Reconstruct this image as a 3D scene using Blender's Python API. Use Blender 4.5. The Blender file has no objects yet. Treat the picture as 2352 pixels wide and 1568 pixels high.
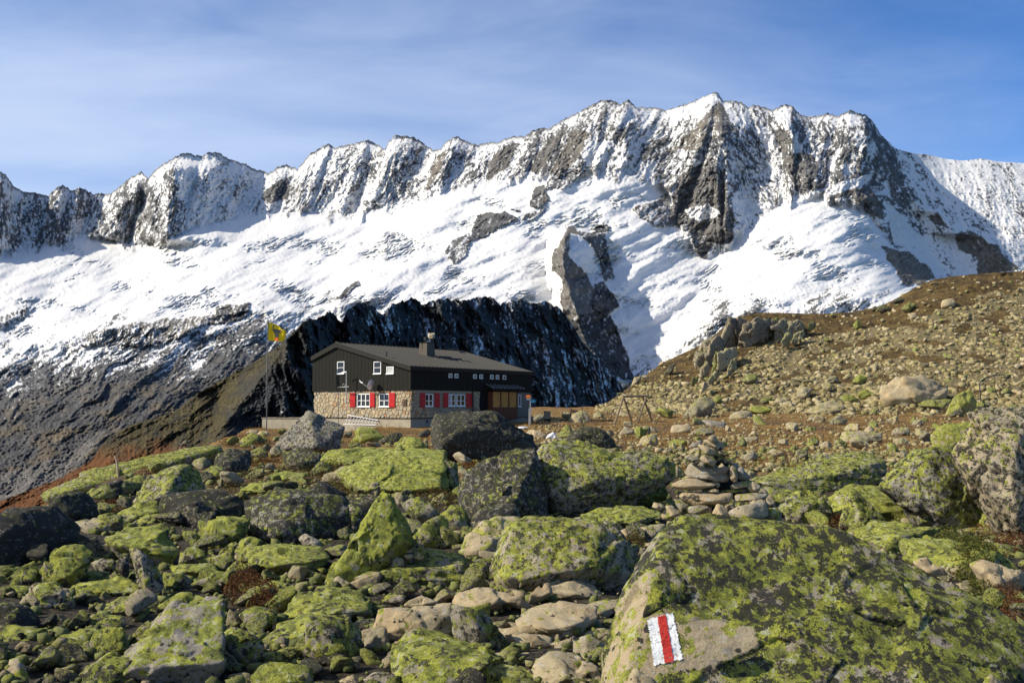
import bpy, bmesh, math, random
import numpy as np
from mathutils import Vector, Matrix
from mathutils.geometry import tessellate_polygon
from mathutils.bvhtree import BVHTree
random.seed(7); rng = np.random.default_rng(7)
sc = bpy.context.scene
COL = sc.collection
# ------------------------------------------------------------------ camera, sky, sun, exposure
HORIZON = 940.0
PITCH = math.atan((HORIZON - 784.0) / 2352.0)
cam = bpy.data.cameras.new('camera'); camo = bpy.data.objects.new('camera', cam); COL.objects.link(camo)
cam.sensor_width = 36; cam.lens = 36; cam.clip_start = 0.05; cam.clip_end = 30000
camo.location = (0, 0, 0); camo.rotation_euler = (math.pi / 2 + PITCH, 0, 0)
sc.camera = camo
SUN_EL, SUN_AZ = math.radians(36), math.atan2(-0.972, -0.235)      # azimuth of the sun, clockwise from +Y
SUN_DIR = Vector((math.sin(SUN_AZ) * math.cos(SUN_EL), math.cos(SUN_AZ) * math.cos(SUN_EL), math.sin(SUN_EL)))
world = bpy.data.worlds.new('World'); sc.world = world; world.use_nodes = True
wn = world.node_tree; wn.nodes.clear()
def wnode(t, **k):
    n = wn.nodes.new(t)
    for a, b in k.items(): setattr(n, a, b)
    return n
wo = wnode('ShaderNodeOutputWorld'); bg = wnode('ShaderNodeBackground')
sky = wnode('ShaderNodeTexSky'); sky.sky_type = 'NISHITA'; sky.sun_disc = False
sky.sun_elevation = SUN_EL; sky.sun_rotation = SUN_AZ % (2 * math.pi); sky.altitude = 1200
sky.air_density = 1.0; sky.dust_density = 0.15; sky.ozone_density = 2.5
SKY_STRENGTH = 0.066
bg.inputs['Strength'].default_value = SKY_STRENGTH
tc = wnode('ShaderNodeTexCoord')
sep = wnode('ShaderNodeSeparateXYZ'); wn.links.new(tc.outputs['Generated'], sep.inputs[0])
def wmath(op, a, b=None, c=None, clamp=False):
    n = wnode('ShaderNodeMath', operation=op); n.use_clamp = clamp
    for i, v in enumerate((a, b, c)):
        if v is None: continue
        if isinstance(v, (int, float)): n.inputs[i].default_value = v
        else: wn.links.new(v, n.inputs[i])
    return n.outputs[0]
# thin cirrus lying in a high layer: direction projected on a plane overhead
zc = wmath('ADD', wmath('MAXIMUM', sep.outputs[2], 0.0), 0.12)
px = wmath('DIVIDE', sep.outputs[0], zc); py = wmath('DIVIDE', sep.outputs[1], zc)
comb = wnode('ShaderNodeCombineXYZ'); wn.links.new(px, comb.inputs[0]); wn.links.new(py, comb.inputs[1])
mp = wnode('ShaderNodeMapping'); mp.inputs['Rotation'].default_value = (0, 0, math.radians(24)); mp.inputs['Scale'].default_value = (0.6, 1.0, 1)
mp.inputs['Location'].default_value = (3.1, 1.7, 0)
wn.links.new(comb.outputs[0], mp.inputs[0])
n1 = wnode('ShaderNodeTexNoise'); n1.inputs['Scale'].default_value = 0.55; n1.inputs['Detail'].default_value = 7; n1.inputs['Roughness'].default_value = 0.5; n1.inputs['Distortion'].default_value = 0.5
n2 = wnode('ShaderNodeTexNoise'); n2.inputs['Scale'].default_value = 2.2; n2.inputs['Detail'].default_value = 8; n2.inputs['Roughness'].default_value = 0.55; n2.inputs['Distortion'].default_value = 0.8
wn.links.new(mp.outputs[0], n1.inputs['Vector']); wn.links.new(mp.outputs[0], n2.inputs['Vector'])
cl = wmath('ADD', wmath('MULTIPLY', n1.outputs[0], 1.0), wmath('MULTIPLY', n2.outputs[0], 0.22))
side = wmath('MULTIPLY', sep.outputs[0], -0.42)                  # the veil is denser towards the west
mr = wnode('ShaderNodeMapRange'); mr.interpolation_type = 'SMOOTHERSTEP'
wn.links.new(wmath('ADD', cl, side), mr.inputs[0]); mr.inputs[1].default_value = 0.36; mr.inputs[2].default_value = 0.92; mr.inputs[3].default_value = 0.0; mr.inputs[4].default_value = 0.8
tint = wnode('ShaderNodeMix', data_type='RGBA', blend_type='MULTIPLY'); tint.inputs[0].default_value = 1
wn.links.new(sky.outputs[0], tint.inputs[6]); tint.inputs[7].default_value = (0.66, 1.18, 1.78, 1)
mx = wnode('ShaderNodeMix', data_type='RGBA'); wn.links.new(mr.outputs[0], mx.inputs[0]); wn.links.new(tint.outputs[2], mx.inputs[6])
mx.inputs[7].default_value = (8.6, 9.9, 12.4, 1)
wn.links.new(mx.outputs[2], bg.inputs[0]); wn.links.new(bg.outputs[0], wo.inputs[0])
sl = bpy.data.lights.new('sun', 'SUN'); sl.energy = 5.0; sl.angle = math.radians(0.53); sl.color = (1.0, 0.92, 0.76)
so = bpy.data.objects.new('sun', sl); COL.objects.link(so); so.rotation_euler = SUN_DIR.to_track_quat('Z', 'Y').to_euler()
sc.view_settings.view_transform = 'Standard'; sc.view_settings.look = 'None'
sc.view_settings.exposure = 0.36; sc.view_settings.gamma = 1.0; sc.view_settings.use_curve_mapping = False
sc.cycles.max_bounces = 4; sc.cycles.diffuse_bounces = 2; sc.cycles.glossy_bounces = 2; sc.cycles.transparent_max_bounces = 6

# ------------------------------------------------------------------ survey: turning a bearing and a distance into a place
FR = {'V': (1, 0, 0), 'A': (.375, 0, 980), 'B': (.375, 735, 980), 'C': (.401, 1408.75, 980), 'D': (.18229, 1445.5, 967.75),
      'E': (.23438, 1261.75, 796.25), 'F': (.4271, 1347.5, 581.9), 'H': (.28646, 588, 698.25), 'G': (.14062, 704.4, 771.75),
      'I': (.14062, 943.25, 771.75), 'K': (.15625, 1568, 704.4), 'J': (.15625, 1163.75, 882), 'N': (.21875, 1837.5, 845.25),
      'L': (.04687, 600.25, 722.75), 'M1': (.3385, 0, 306.25), 'M2': (.35155, 735, 183.75), 'M3': (.3906, 1470, 183.75), 'R': (.3516, 0, 673.75)}
def fv(f, x, y):
    s, a, b = FR[f]; return (x * s + a, y * s + b)
def P(f, s):
    return [fv(f, *map(float, q.split(','))) for q in s.split()]
cp, sp_ = math.cos(PITCH), math.sin(PITCH)
def at(x, y, Y):
    """world point seen at bearing (x, y), Y metres ahead (works on arrays)"""
    v = (784.0 - y) / 2352.0; u = (x - 1176.0) / 2352.0
    fy = cp - v * sp_; fz = sp_ + v * cp
    return (u * Y / fy, Y + 0 * u, fz * Y / fy)
def atv(x, y, Y):
    return Vector([float(q) for q in at(x, y, Y)])

# ------------------------------------------------------------------ noise
_perm = np.random.default_rng(11).permutation(256).astype(np.int64); _perm = np.concatenate([_perm, _perm, _perm])
_g = np.random.default_rng(5).normal(size=(256, 3)); _g /= np.linalg.norm(_g, axis=1)[:, None]
_gx, _gy, _gz = [np.ascontiguousarray(_g[:, i]).astype(np.float32) * 1.6 for i in range(3)]
_perm = _perm.astype(np.int32)
def gn(x, y, z):
    """gradient noise; z may be a plain number, which makes it much cheaper"""
    x, y = np.broadcast_arrays(np.asarray(x, np.float64), np.asarray(y, np.float64))
    flat = np.ndim(z) == 0
    xi = np.floor(x).astype(np.int32); yi = np.floor(y).astype(np.int32)
    xf = (x - xi).astype(np.float32); yf = (y - yi).astype(np.float32); xi &= 255; yi &= 255
    u = xf*xf*xf*(xf*(xf*6-15)+10); v = yf*yf*yf*(yf*(yf*6-15)+10)
    if flat: zi = int(math.floor(z)) & 255; zf = np.float32(0.5)
    else:
        z = np.asarray(z, np.float64); zi = np.floor(z).astype(np.int32); zf = (z - zi).astype(np.float32); zi &= 255; w = zf*zf*zf*(zf*(zf*6-15)+10)
    r = 0
    for a in (0, 1):
        pa = _perm[xi + a]; wa = u if a else 1 - u
        for b in (0, 1):
            pb = _perm[pa + ((yi + b) & 255)]; wb = wa * (v if b else 1 - v)
            for c in ((0,) if flat else (0, 1)):
                h = _perm[pb + ((zi + c) & 255)]
                d = _gx[h] * (xf - a) + _gy[h] * (yf - b) + (0 if flat else _gz[h] * (zf - c))
                r = r + d * (wb if flat else wb * (w if c else 1 - w))
    return r * (1.15 if flat else 1.0)
def fbm(x, y, z, o=4, g=0.5, l=2.03):
    r = 0; a = 1.0; s = 0
    for i in range(o):
        r = r + a * gn(x, y, z + 13.7 * i); s += a; a *= g; x = x * l; y = y * l; z = z * l
    return r / s
def ridged(x, y, z, o=4, g=0.5, l=2.07):
    r = 0; a = 1.0; s = 0
    for i in range(o):
        r = r + a * (1 - 2.0 * np.abs(gn(x, y, z + 7.3 * i))); s += a; a *= g; x = x * l; y = y * l; z = z * l
    return r / s
def sstep(a, b, x):
    t = np.clip((x - a) / (b - a), 0, 1); return t * t * (3 - 2 * t)
def curve(pts):
    p = sorted(pts); X = np.array([q[0] for q in p]); Yv = np.array([q[1] for q in p])
    return lambda x: np.interp(x, X, Yv)
def inpoly(x, y, poly):
    r = np.zeros(np.shape(x), bool); n = len(poly)
    for i in range(n):
        x1, y1 = poly[i]; x2, y2 = poly[(i + 1) % n]
        if y1 == y2: continue
        c = ((y1 > y) != (y2 > y)) & (x < (x2 - x1) * (y - y1) / (y2 - y1) + x1)
        r ^= c
    return r

# ------------------------------------------------------------------ objects
def link(o, parent=None):
    COL.objects.link(o)
    if parent is not None: o.parent = parent
    return o
def tag(o, label=None, cat=None, group=None, kind=None):
    if label: o['label'] = label
    if cat: o['category'] = cat
    if group: o['group'] = group
    if kind: o['kind'] = kind
    return o
def empty(name, loc, label, cat, group=None, rz=0):
    o = bpy.data.objects.new(name, None); o.location = loc; o.rotation_euler = (0, 0, rz); link(o); return tag(o, label, cat, group)
def mesh_np(name, co, faces, mat, smooth=True):
    me = bpy.data.meshes.new(name); co = np.asarray(co, np.float32); faces = np.asarray(faces, np.int32); k = faces.shape[1]
    me.vertices.add(len(co)); me.vertices.foreach_set('co', co.ravel())
    me.loops.add(faces.size); me.loops.foreach_set('vertex_index', faces.ravel())
    me.polygons.add(len(faces)); me.polygons.foreach_set('loop_start', np.arange(0, faces.size, k, dtype=np.int32)); me.polygons.foreach_set('loop_total', np.full(len(faces), k, np.int32))
    if smooth: me.polygons.foreach_set('use_smooth', np.ones(len(faces), bool))
    me.update(calc_edges=True); me.materials.append(mat); return me
def mobj(name, me, loc=(0, 0, 0), parent=None, color=None):
    o = bpy.data.objects.new(name, me); o.location = loc
    if color is not None: o.color = (*color, 1)
    return link(o, parent)
def bm_obj(name, bm, mat, parent=None, loc=(0, 0, 0), smooth=False, bevel=0):
    if bevel:
        bmesh.ops.bevel(bm, geom=list(bm.edges), offset=bevel, segments=1, affect='EDGES', clamp_overlap=True)
    bmesh.ops.recalc_face_normals(bm, faces=list(bm.faces))
    me = bpy.data.meshes.new(name); bm.to_mesh(me); bm.free(); me.materials.append(mat)
    if smooth:
        for p in me.polygons: p.use_smooth = True
    return mobj(name, me, loc, parent)
def prism_bm(bm, pts, d, flip=False):
    """pts: polygon as 3D vectors, extruded by vector d"""
    a = [bm.verts.new(p) for p in pts]; b = [bm.verts.new(Vector(p) + Vector(d)) for p in pts]; n = len(a)
    bm.faces.new(a); bm.faces.new(b[::-1])
    for i in range(n): bm.faces.new((a[i], b[i], b[(i + 1) % n], a[(i + 1) % n]))
def box_bm(bm, x0, x1, y0, y1, z0, z1):
    prism_bm(bm, [(x0, y0, z0), (x1, y0, z0), (x1, y1, z0), (x0, y1, z0)], (0, 0, z1 - z0))
def tube_bm(bm, pts, r, n=8, r2=None):
    pts = [Vector(p) for p in pts]; rings = []
    for i, p in enumerate(pts):
        t = (pts[min(i + 1, len(pts) - 1)] - pts[max(i - 1, 0)]).normalized()
        a = t.orthogonal().normalized(); b = t.cross(a)
        if i:
            pa = rings[-1][1]; a = (pa - t * pa.dot(t)).normalized(); b = t.cross(a)
        rr = r if r2 is None else r + (r2 - r) * i / (len(pts) - 1)
        rings.append(([bm.verts.new(p + (a * math.cos(2*math.pi*k/n) + b * math.sin(2*math.pi*k/n)) * rr) for k in range(n)], a))
    for (u, _), (v, _) in zip(rings, rings[1:]):
        for k in range(n): bm.faces.new((u[k], u[(k+1) % n], v[(k+1) % n], v[k]))
    bm.faces.new(rings[0][0][::-1]); bm.faces.new(rings[-1][0])

# ------------------------------------------------------------------ materials
class NT:
    def __init__(s, name):
        s.m = bpy.data.materials.new(name); s.m.use_nodes = True; s.t = s.m.node_tree
        s.b = s.t.nodes['Principled BSDF']; s.o = s.t.nodes['Material Output']
        s.b.inputs['Roughness'].default_value = 0.9; s.b.inputs['Specular IOR Level'].default_value = 0.25
    def n(s, t, **k):
        q = s.t.nodes.new(t)
        for a, b in k.items(): setattr(q, a, b)
        return q
    def l(s, a, b): s.t.links.new(a, b)
    def set(s, inp, v):
        if type(v).__name__.startswith('NodeSocket'): s.l(v, inp)
        elif isinstance(v, (tuple, list)) and len(v) == 3 and inp.type == 'RGBA': inp.default_value = (*v, 1)
        else: inp.default_value = v
    def math(s, op, a, b=0.0, clamp=False):
        q = s.n('ShaderNodeMath', operation=op); q.use_clamp = clamp; s.set(q.inputs[0], a); s.set(q.inputs[1], b); return q.outputs[0]
    def mix(s, f, a, b, mode='MIX'):
        q = s.n('ShaderNodeMix', data_type='RGBA', blend_type=mode); s.set(q.inputs[0], f); s.set(q.inputs[6], a); s.set(q.inputs[7], b); return q.outputs[2]
    def noise(s, vec, scale, detail=6, rough=0.55, dist=0.0):
        q = s.n('ShaderNodeTexNoise'); q.inputs['Scale'].default_value = scale; q.inputs['Detail'].default_value = detail; q.inputs['Roughness'].default_value = rough; q.inputs['Distortion'].default_value = dist
        s.l(vec, q.inputs['Vector']); return q.outputs[0]
    def step(s, v, a, b, lo=0.0, hi=1.0):
        q = s.n('ShaderNodeMapRange'); q.interpolation_type = 'SMOOTHSTEP'; s.set(q.inputs[0], v); s.set(q.inputs[1], a); s.set(q.inputs[2], b); s.set(q.inputs[3], lo); s.set(q.inputs[4], hi); return q.outputs[0]
    def bump(s, h, strength, dist, prev=None):
        q = s.n('ShaderNodeBump'); s.set(q.inputs['Strength'], strength); q.inputs['Distance'].default_value = dist; s.set(q.inputs['Height'], h)
        if prev is not None: s.l(prev, q.inputs['Normal'])
        return q.outputs[0]
def plain(name, col, rough=0.8, metal=0.0, var=0.12, scale=6.0, spec=0.3):
    s = NT(name); s.b.inputs['Roughness'].default_value = rough; s.b.inputs['Metallic'].default_value = metal; s.b.inputs['Specular IOR Level'].default_value = spec
    tcn = s.n('ShaderNodeTexCoord'); n = s.noise(tcn.outputs['Object'], scale, 5)
    s.l(s.mix(n, tuple(c * (1 - var * 2) for c in col), tuple(min(1, c * (1 + var * 2)) for c in col)), s.b.inputs['Base Color']); return s.m

def rock_material():
    s = NT('lichen_rock'); tcn = s.n('ShaderNodeTexCoord'); oi = s.n('ShaderNodeObjectInfo')
    sepc = s.n('ShaderNodeSeparateColor'); s.l(oi.outputs['Color'], sepc.inputs[0]); L, B, T = sepc.outputs[0], sepc.outputs[1], sepc.outputs[2]
    ba = s.n('ShaderNodeAttribute'); ba.attribute_name = 'bare'; bare = ba.outputs['Fac']; L = s.math('MULTIPLY', L, s.math('SUBTRACT', 1.0, s.math('MULTIPLY', bare, .42))); B = s.math('MULTIPLY', B, s.math('SUBTRACT', 1.0, s.math('MULTIPLY', bare, .8))); T = s.math('MAXIMUM', T, s.math('MULTIPLY', bare, .75))
    off = s.n('ShaderNodeVectorMath', operation='ADD'); s.l(tcn.outputs['Object'], off.inputs[0])
    cv = s.n('ShaderNodeCombineXYZ'); r50 = s.math('MULTIPLY', oi.outputs['Random'], 60.0); s.l(r50, cv.inputs[0]); s.l(r50, cv.inputs[2]); s.l(cv.outputs[0], off.inputs[1]); V = off.outputs[0]
    geo = s.n('ShaderNodeNewGeometry'); sn = s.n('ShaderNodeSeparateXYZ'); s.l(geo.outputs['Normal'], sn.inputs[0])
    big = s.noise(V, 1.3, 4, 0.5); mid = s.noise(V, 6.5, 9, 0.72, 0.35); mid2 = s.noise(V, 11, 8, 0.7, 0.2); fine = s.noise(V, 40, 6, 0.75); grain = s.noise(V, 110, 3, 0.6)
    base = s.mix(T, (0.165, 0.15, 0.125), (0.36, 0.285, 0.165))
    base = s.mix(s.step(big, 0.4, 0.65), base, s.mix(T, (0.25, 0.22, 0.175), (0.41, 0.285, 0.145)))
    base = s.mix(s.step(fine, 0.35, 0.7, 0.0, 0.55), base, s.mix(T, (0.37, 0.355, 0.32), (0.46, 0.41, 0.29)))
    base = s.mix(s.step(grain, 0.55, 0.7, 0.0, 0.55), base, (0.05, 0.048, 0.045))
    # map lichen, yellow green, in crusts with ragged edges
    up = s.math('MULTIPLY', sn.outputs[2], 0.05)
    lm = s.math('ADD', s.math('ADD', s.math('MULTIPLY', mid, 0.72), s.math('MULTIPLY', fine, 0.14)), s.math('MULTIPLY', big, 0.18))
    lm = s.math('ADD', lm, up)
    th = s.math('SUBTRACT', 0.70, s.math('MULTIPLY', L, 0.225))
    lmask = s.step(s.math('SUBTRACT', lm, th), -0.006, 0.010)
    wob = s.n('ShaderNodeVectorMath', operation='ADD'); nz_ = s.n('ShaderNodeTexNoise'); nz_.inputs['Scale'].default_value = 45; nz_.inputs['Detail'].default_value = 4; s.l(V, nz_.inputs['Vector'])
    sc5 = s.n('ShaderNodeVectorMath', operation='SCALE'); s.l(nz_.outputs['Color'], sc5.inputs[0]); sc5.inputs['Scale'].default_value = 0.035; s.l(V, wob.inputs[0]); s.l(sc5.outputs[0], wob.inputs[1])
    def colonies(scale, amount, size):
        vr = s.n('ShaderNodeTexVoronoi'); vr.inputs['Scale'].default_value = scale; s.l(wob.outputs[0], vr.inputs['Vector']); q = s.n('ShaderNodeSeparateColor'); s.l(vr.outputs['Color'], q.inputs[0])
        rad = s.math('MULTIPLY', q.outputs[1], size); return s.math('MULTIPLY', s.step(s.math('SUBTRACT', rad, vr.outputs['Distance']), 0.0, 0.04), s.math('LESS_THAN', q.outputs[0], amount))
    lmask = s.math('MAXIMUM', lmask, colonies(13, s.math('MULTIPLY', L, 0.45), 0.62))
    vor = s.n('ShaderNodeTexVoronoi'); vor.inputs['Scale'].default_value = 9; s.l(V, vor.inputs['Vector']); vc = s.n('ShaderNodeSeparateColor'); s.l(vor.outputs['Color'], vc.inputs[0])
    lcol = s.mix(s.step(mid2, 0.38, 0.62), (0.10, 0.12, 0.016), (0.34, 0.365, 0.028))
    lcol = s.mix(s.step(vc.outputs[0], 0.5, 0.9, 0, 0.55), lcol, (0.44, 0.45, 0.04))
    lcol = s.mix(s.step(grain, 0.42, 0.60, 0.0, 0.6), lcol, (0.04, 0.042, 0.012))
    col = s.mix(s.math('MULTIPLY', lmask, 0.9), base, lcol)
    # pale grey crust
    wm = s.step(s.math('ADD', s.math('MULTIPLY', s.noise(V, 11, 8, 0.7), 0.8), s.math('MULTIPLY', fine, 0.2)), 0.555, 0.6)
    col = s.mix(s.math('MULTIPLY', wm, 0.55), col, (0.40, 0.39, 0.36))
    # black lichen
    bm_ = s.math('ADD', s.math('MULTIPLY', s.noise(V, 9.5, 10, 0.78, 0.3), 0.78), s.math('MULTIPLY', fine, 0.2))
    bt = s.math('SUBTRACT', 0.618, s.math('MULTIPLY', B, 0.145))
    bmask = s.math('MAXIMUM', s.step(s.math('SUBTRACT', bm_, bt), -0.006, 0.010), colonies(19, s.math('MULTIPLY', B, 0.40), 0.55))
    col = s.mix(s.math('MULTIPLY', bmask, 0.92), col, (0.022, 0.021, 0.019))
    s.l(col, s.b.inputs['Base Color'])
    nb = s.bump(s.math('ADD', s.math('MULTIPLY', mid, 0.7), s.math('MULTIPLY', bmask, 0.08)), 0.6, 0.045)
    nb = s.bump(fine, 0.8, 0.018, nb); nb = s.bump(grain, 0.5, 0.008, nb)
    s.l(nb, s.b.inputs['Normal']); s.b.inputs['Roughness'].default_value = 0.93; return s.m
ROCK = rock_material()
def stuff_rock_material(name, c1, c2, c3):
    s = NT(name); geo = s.n('ShaderNodeNewGeometry'); tcn = s.n('ShaderNodeTexCoord'); R = geo.outputs['Random Per Island']
    c = s.mix(s.step(R, 0.1, 0.6), c1, c2); c = s.mix(s.step(R, 0.78, 0.95), c, c3)
    n = s.noise(tcn.outputs['Object'], 5.0, 8, 0.7); c = s.mix(s.step(n, 0.52, 0.64, 0, 0.75), c, (0.20, 0.20, 0.035)); c = s.mix(s.step(n, 0.30, 0.42, 0.6, 0.0), c, (0.05, 0.048, 0.04))
    s.l(c, s.b.inputs['Base Color']); s.l(s.bump(n, 0.8, 0.12), s.b.inputs['Normal']); return s.m
SCREE = stuff_rock_material('scree_rock', (0.20, 0.155, 0.07), (0.31, 0.255, 0.13), (0.42, 0.34, 0.21))
PEBBLE = stuff_rock_material('pebble_rock', (0.17, 0.155, 0.125), (0.28, 0.25, 0.19), (0.42, 0.36, 0.28))
WOOD = plain('weathered_wood', (0.20, 0.145, 0.09), 0.85, var=0.25, scale=9)
DKMETAL = plain('dark_metal', (0.03, 0.03, 0.03), 0.5, 0.3)
GREYMETAL = plain('grey_metal', (0.38, 0.38, 0.37), 0.45, 0.6)
ALU = plain('aluminium', (0.72, 0.72, 0.72), 0.4, 0.3)
SNOWMAT = plain('snow_patch_white', (0.84, 0.86, 0.9), 0.7, var=0.03)
# ================================================================== THE MOUNTAINS
def mountain_material():
    s = NT('mountain_rock_and_snow'); a = s.n('ShaderNodeVertexColor'); a.layer_name = 'col'
    tcn = s.n('ShaderNodeTexCoord'); V = tcn.outputs['Object']
    sepc = s.n('ShaderNodeSeparateColor'); s.l(a.outputs['Color'], sepc.inputs[0])
    n1_ = s.noise(V, 0.03, 8, 0.7); n2_ = s.noise(V, 0.11, 6, 0.7)
    rockv = s.mix(n1_, (0.55, 0.55, 0.55), (1.45, 1.45, 1.45)); lum = s.step(sepc.outputs[2], 0.25, 0.6)
    c = s.mix(s.math('SUBTRACT', 1.0, lum), a.outputs['Color'], rockv, 'MULTIPLY')
    s.l(c, s.b.inputs['Base Color'])
    nb = s.bump(n1_, s.step(lum, 0.0, 1.0, 1.0, 0.18), 14.0); s.l(nb, s.b.inputs['Normal'])
    s.b.inputs['Roughness'].default_value = 0.95; s.b.inputs['Specular IOR Level'].default_value = 0.1; return s.m
MOUNT = mountain_material()
sky_pts = P('M1', "-430,300 -200,330 0,268 40,285 90,360 150,400 240,410 330,430 350,400 390,370 430,353 490,395 540,372 600,400 640,415 690,410 730,420 790,385 860,320 920,285 960,265 1005,310 1050,260 1110,210 1170,175 1210,150 1250,140 1290,137 1320,155 1380,155 1420,130 1480,135 1540,170 1620,200 1680,218 1740,255 1770,250 1820,275 1850,265 1880,235 1940,218 2020,245 2060,200 2100,145 2150,115") \
    + P('M2', "40,425 65,420 95,455 130,440 250,410 310,395 360,420 425,460 450,410 490,367 560,372 620,380 680,420 740,465 790,455 820,410 890,370 930,390 990,420 1040,428 1110,410 1160,415 1240,378 1290,372 1330,375 1400,330 1470,315 1490,325 1560,280 1640,240 1720,200 1780,165 1830,140 1900,135 1945,155 1965,160 2020,130 2060,180 2110,182 2150,186") \
    + P('M3', "60,165 110,170 150,185 220,160 310,130 380,100 450,70 470,100 490,130 540,128 590,130 630,165 670,148 720,165 780,180 850,145 900,160 940,205 990,220 1060,215 1100,200 1170,215 1240,182 1290,200 1320,205 1370,250 1420,330 1500,405 1600,430 1700,440 1800,465 1900,475 2010,462 2100,480 2258,490 2700,520")
crag_pts = [(-200, 1230), (0, 1148), (140, 1096), (210, 1054), (250, 1001), (300, 973), (400, 944), (457, 899), (562, 842), (630, 800), (674, 765), (705, 735), (725, 738), (750, 722), (765, 724), (782, 745), (800, 715), (830, 700), (850, 703), (882, 728), (900, 705), (935, 690), (955, 688), (968, 704), (1000, 694), (1030, 690), (1060, 697), (1100, 688), (1125, 686), (1150, 703), (1180, 695), (1200, 692), (1230, 703), (1250, 696), (1290, 714), (1310, 745), (1340, 790), (1380, 830), (1400, 850), (1440, 900), (1480, 940), (1600, 960)]
hill_pts = P('F', "45,830 120,795 200,742 300,665 400,592 500,545 620,490 700,430 760,380 830,340 900,322 1000,318 1200,325 1330,322 1430,315 1500,300 1560,290 1640,255 1720,210 1800,165 1870,140 1950,125 2050,115 2200,103 2352,95 2700,60")
skyline = curve(sky_pts); cragline = curve(crag_pts); hillline = curve(hill_pts)
hw = curve([(-200, 600), (0, 575), (100, 572), (215, 535), (245, 552), (330, 570), (385, 565), (420, 522), (600, 490), (690, 482), (770, 495), (800, 500), (870, 475), (990, 440), (1100, 425), (1210, 402), (1290, 405), (1340, 385), (1400, 412), (1480, 415), (1535, 425), (1560, 520), (1615, 592), (1660, 570), (1700, 540), (1760, 480), (1850, 445), (1900, 455), (2000, 475), (2045, 560), (2120, 640), (2200, 640), (2352, 660), (2600, 680)])
gb = curve([(-200, 850), (0, 800), (120, 785), (220, 765), (300, 742), (430, 745), (500, 730), (560, 700), (640, 715), (700, 735), (760, 700), (900, 680), (1100, 690), (1280, 700), (1330, 790), (1440, 850), (1500, 860), (1600, 760), (1700, 700), (1900, 690), (2100, 690), (2352, 700), (2600, 700)])
XS = np.linspace(-170, 2530, 1180); NR = 420
top = skyline(XS) + 4.6 * fbm(XS / 7, 0, 3, 4, 0.7) * (1 - 0.85 * sstep(2040, 2090, XS)) + 4.5 * np.maximum(0, ridged(XS / 13, 0, 9, 2) - .3) * -1 * (1 - sstep(2040, 2090, XS))
bot = np.where(XS < 1440, cragline(XS), hillline(np.maximum(XS, 1440)))
bot = np.minimum(bot, 1160) + 55
tt = np.linspace(0, 1, NR)[:, None]
X = np.broadcast_to(XS, (NR, len(XS))).copy(); Yv = top + (bot - top) * tt
def smooth1(v, n=41):
    k = np.hanning(n); k /= k.sum(); return np.convolve(np.pad(v, n // 2, mode='edge'), k, mode='valid')
HWx, GBx = smooth1(hw(XS), 31), smooth1(gb(XS), 61)
top_s = smooth1(top, 61)
Dt = np.interp(XS, [-170, 0, 240, 400, 600, 900, 1600, 2000, 2100, 2530], [3300, 3600, 4150, 4000, 4400, 4400, 4300, 4300, 4700, 4800])
Dh = Dt - np.interp(XS, [-170, 400, 900, 1500, 2000, 2530], [200, 350, 450, 600, 600, 500])
Dg = np.interp(XS, [-170, 300, 900, 1500, 2530], [2350, 2400, 2650, 2800, 2900])
a = np.clip((Yv - top) / (HWx - top), 0, 1); Dt, Dh, Dg = smooth1(Dt, 81), smooth1(Dh, 81), smooth1(Dg, 81); HWd = smooth1(hw(XS), 121); GBd = smooth1(GBx, 121); b0_ = 0; b = np.clip((Yv - HWd) / (GBd - HWd), 0, 1); c = np.clip((Yv - GBd) / 440.0, 0, 1)
D = Dt + (Dh - Dt) * np.clip((Yv - top_s) / (HWd - top_s), 0, 1) + (Dg - Dh) * (b ** 0.92) - 1000 * c
wx = X + 9 * fbm(X / 40, Yv / 40, 1, 3); wy = Yv + 9 * fbm(X / 40, Yv / 40, 22, 3)
# --- ribs of the headwall, leaning as the strata do
skew = np.interp(XS, [-170, 250, 400, 650, 1000, 1500, 1640, 1670, 1780, 1850, 2000, 2080, 2200, 2530], [.2, -.35, -.25, -.45, -.5, -.55, -.35, .15, .35, -.2, -.1, .35, .5, .5])
hwm = 1 - sstep(0.0, 1.0, np.clip((Yv - HWx + 8 + 22 * fbm(X / 25, Yv / 60, 4, 3)) / 24, 0, 1))
vv = X - skew * (Yv - top) + 10 * fbm(X / 50, Yv / 50, 8, 3)
x0 = X - skew * (Yv - top) * .9 + 6 * fbm(X / 30, Yv / 30, 18, 3); dev = np.interp(x0, XS, smooth1(top, 9) * 0 + smooth1(top_s, 81) - smooth1(top, 7)); rib = ridged(vv / 71, Yv / 150, 2.5, 3, .55); ribf = ridged((vv + 14 * fbm(X / 22, Yv / 22, 28, 3)) / 24, Yv / 60, 6.5, 3, .6); rfine = ridged(vv / 8.5, Yv / 17, 9.5, 3, .6); sp = fbm(wx / 4.5, wy / 5.5, 31, 3, .7)
grow = 0.35 + 0.65 * sstep(0.0, 0.35, a)
D = D - (1 - .6 * sstep(2060, 2120, X)) * hwm * grow * (40 * rib + 20 * ribf + 19 * rfine + 11 * sp + 5.2 * np.clip(dev, -12, 22) * (1 - .45 * a))
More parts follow.
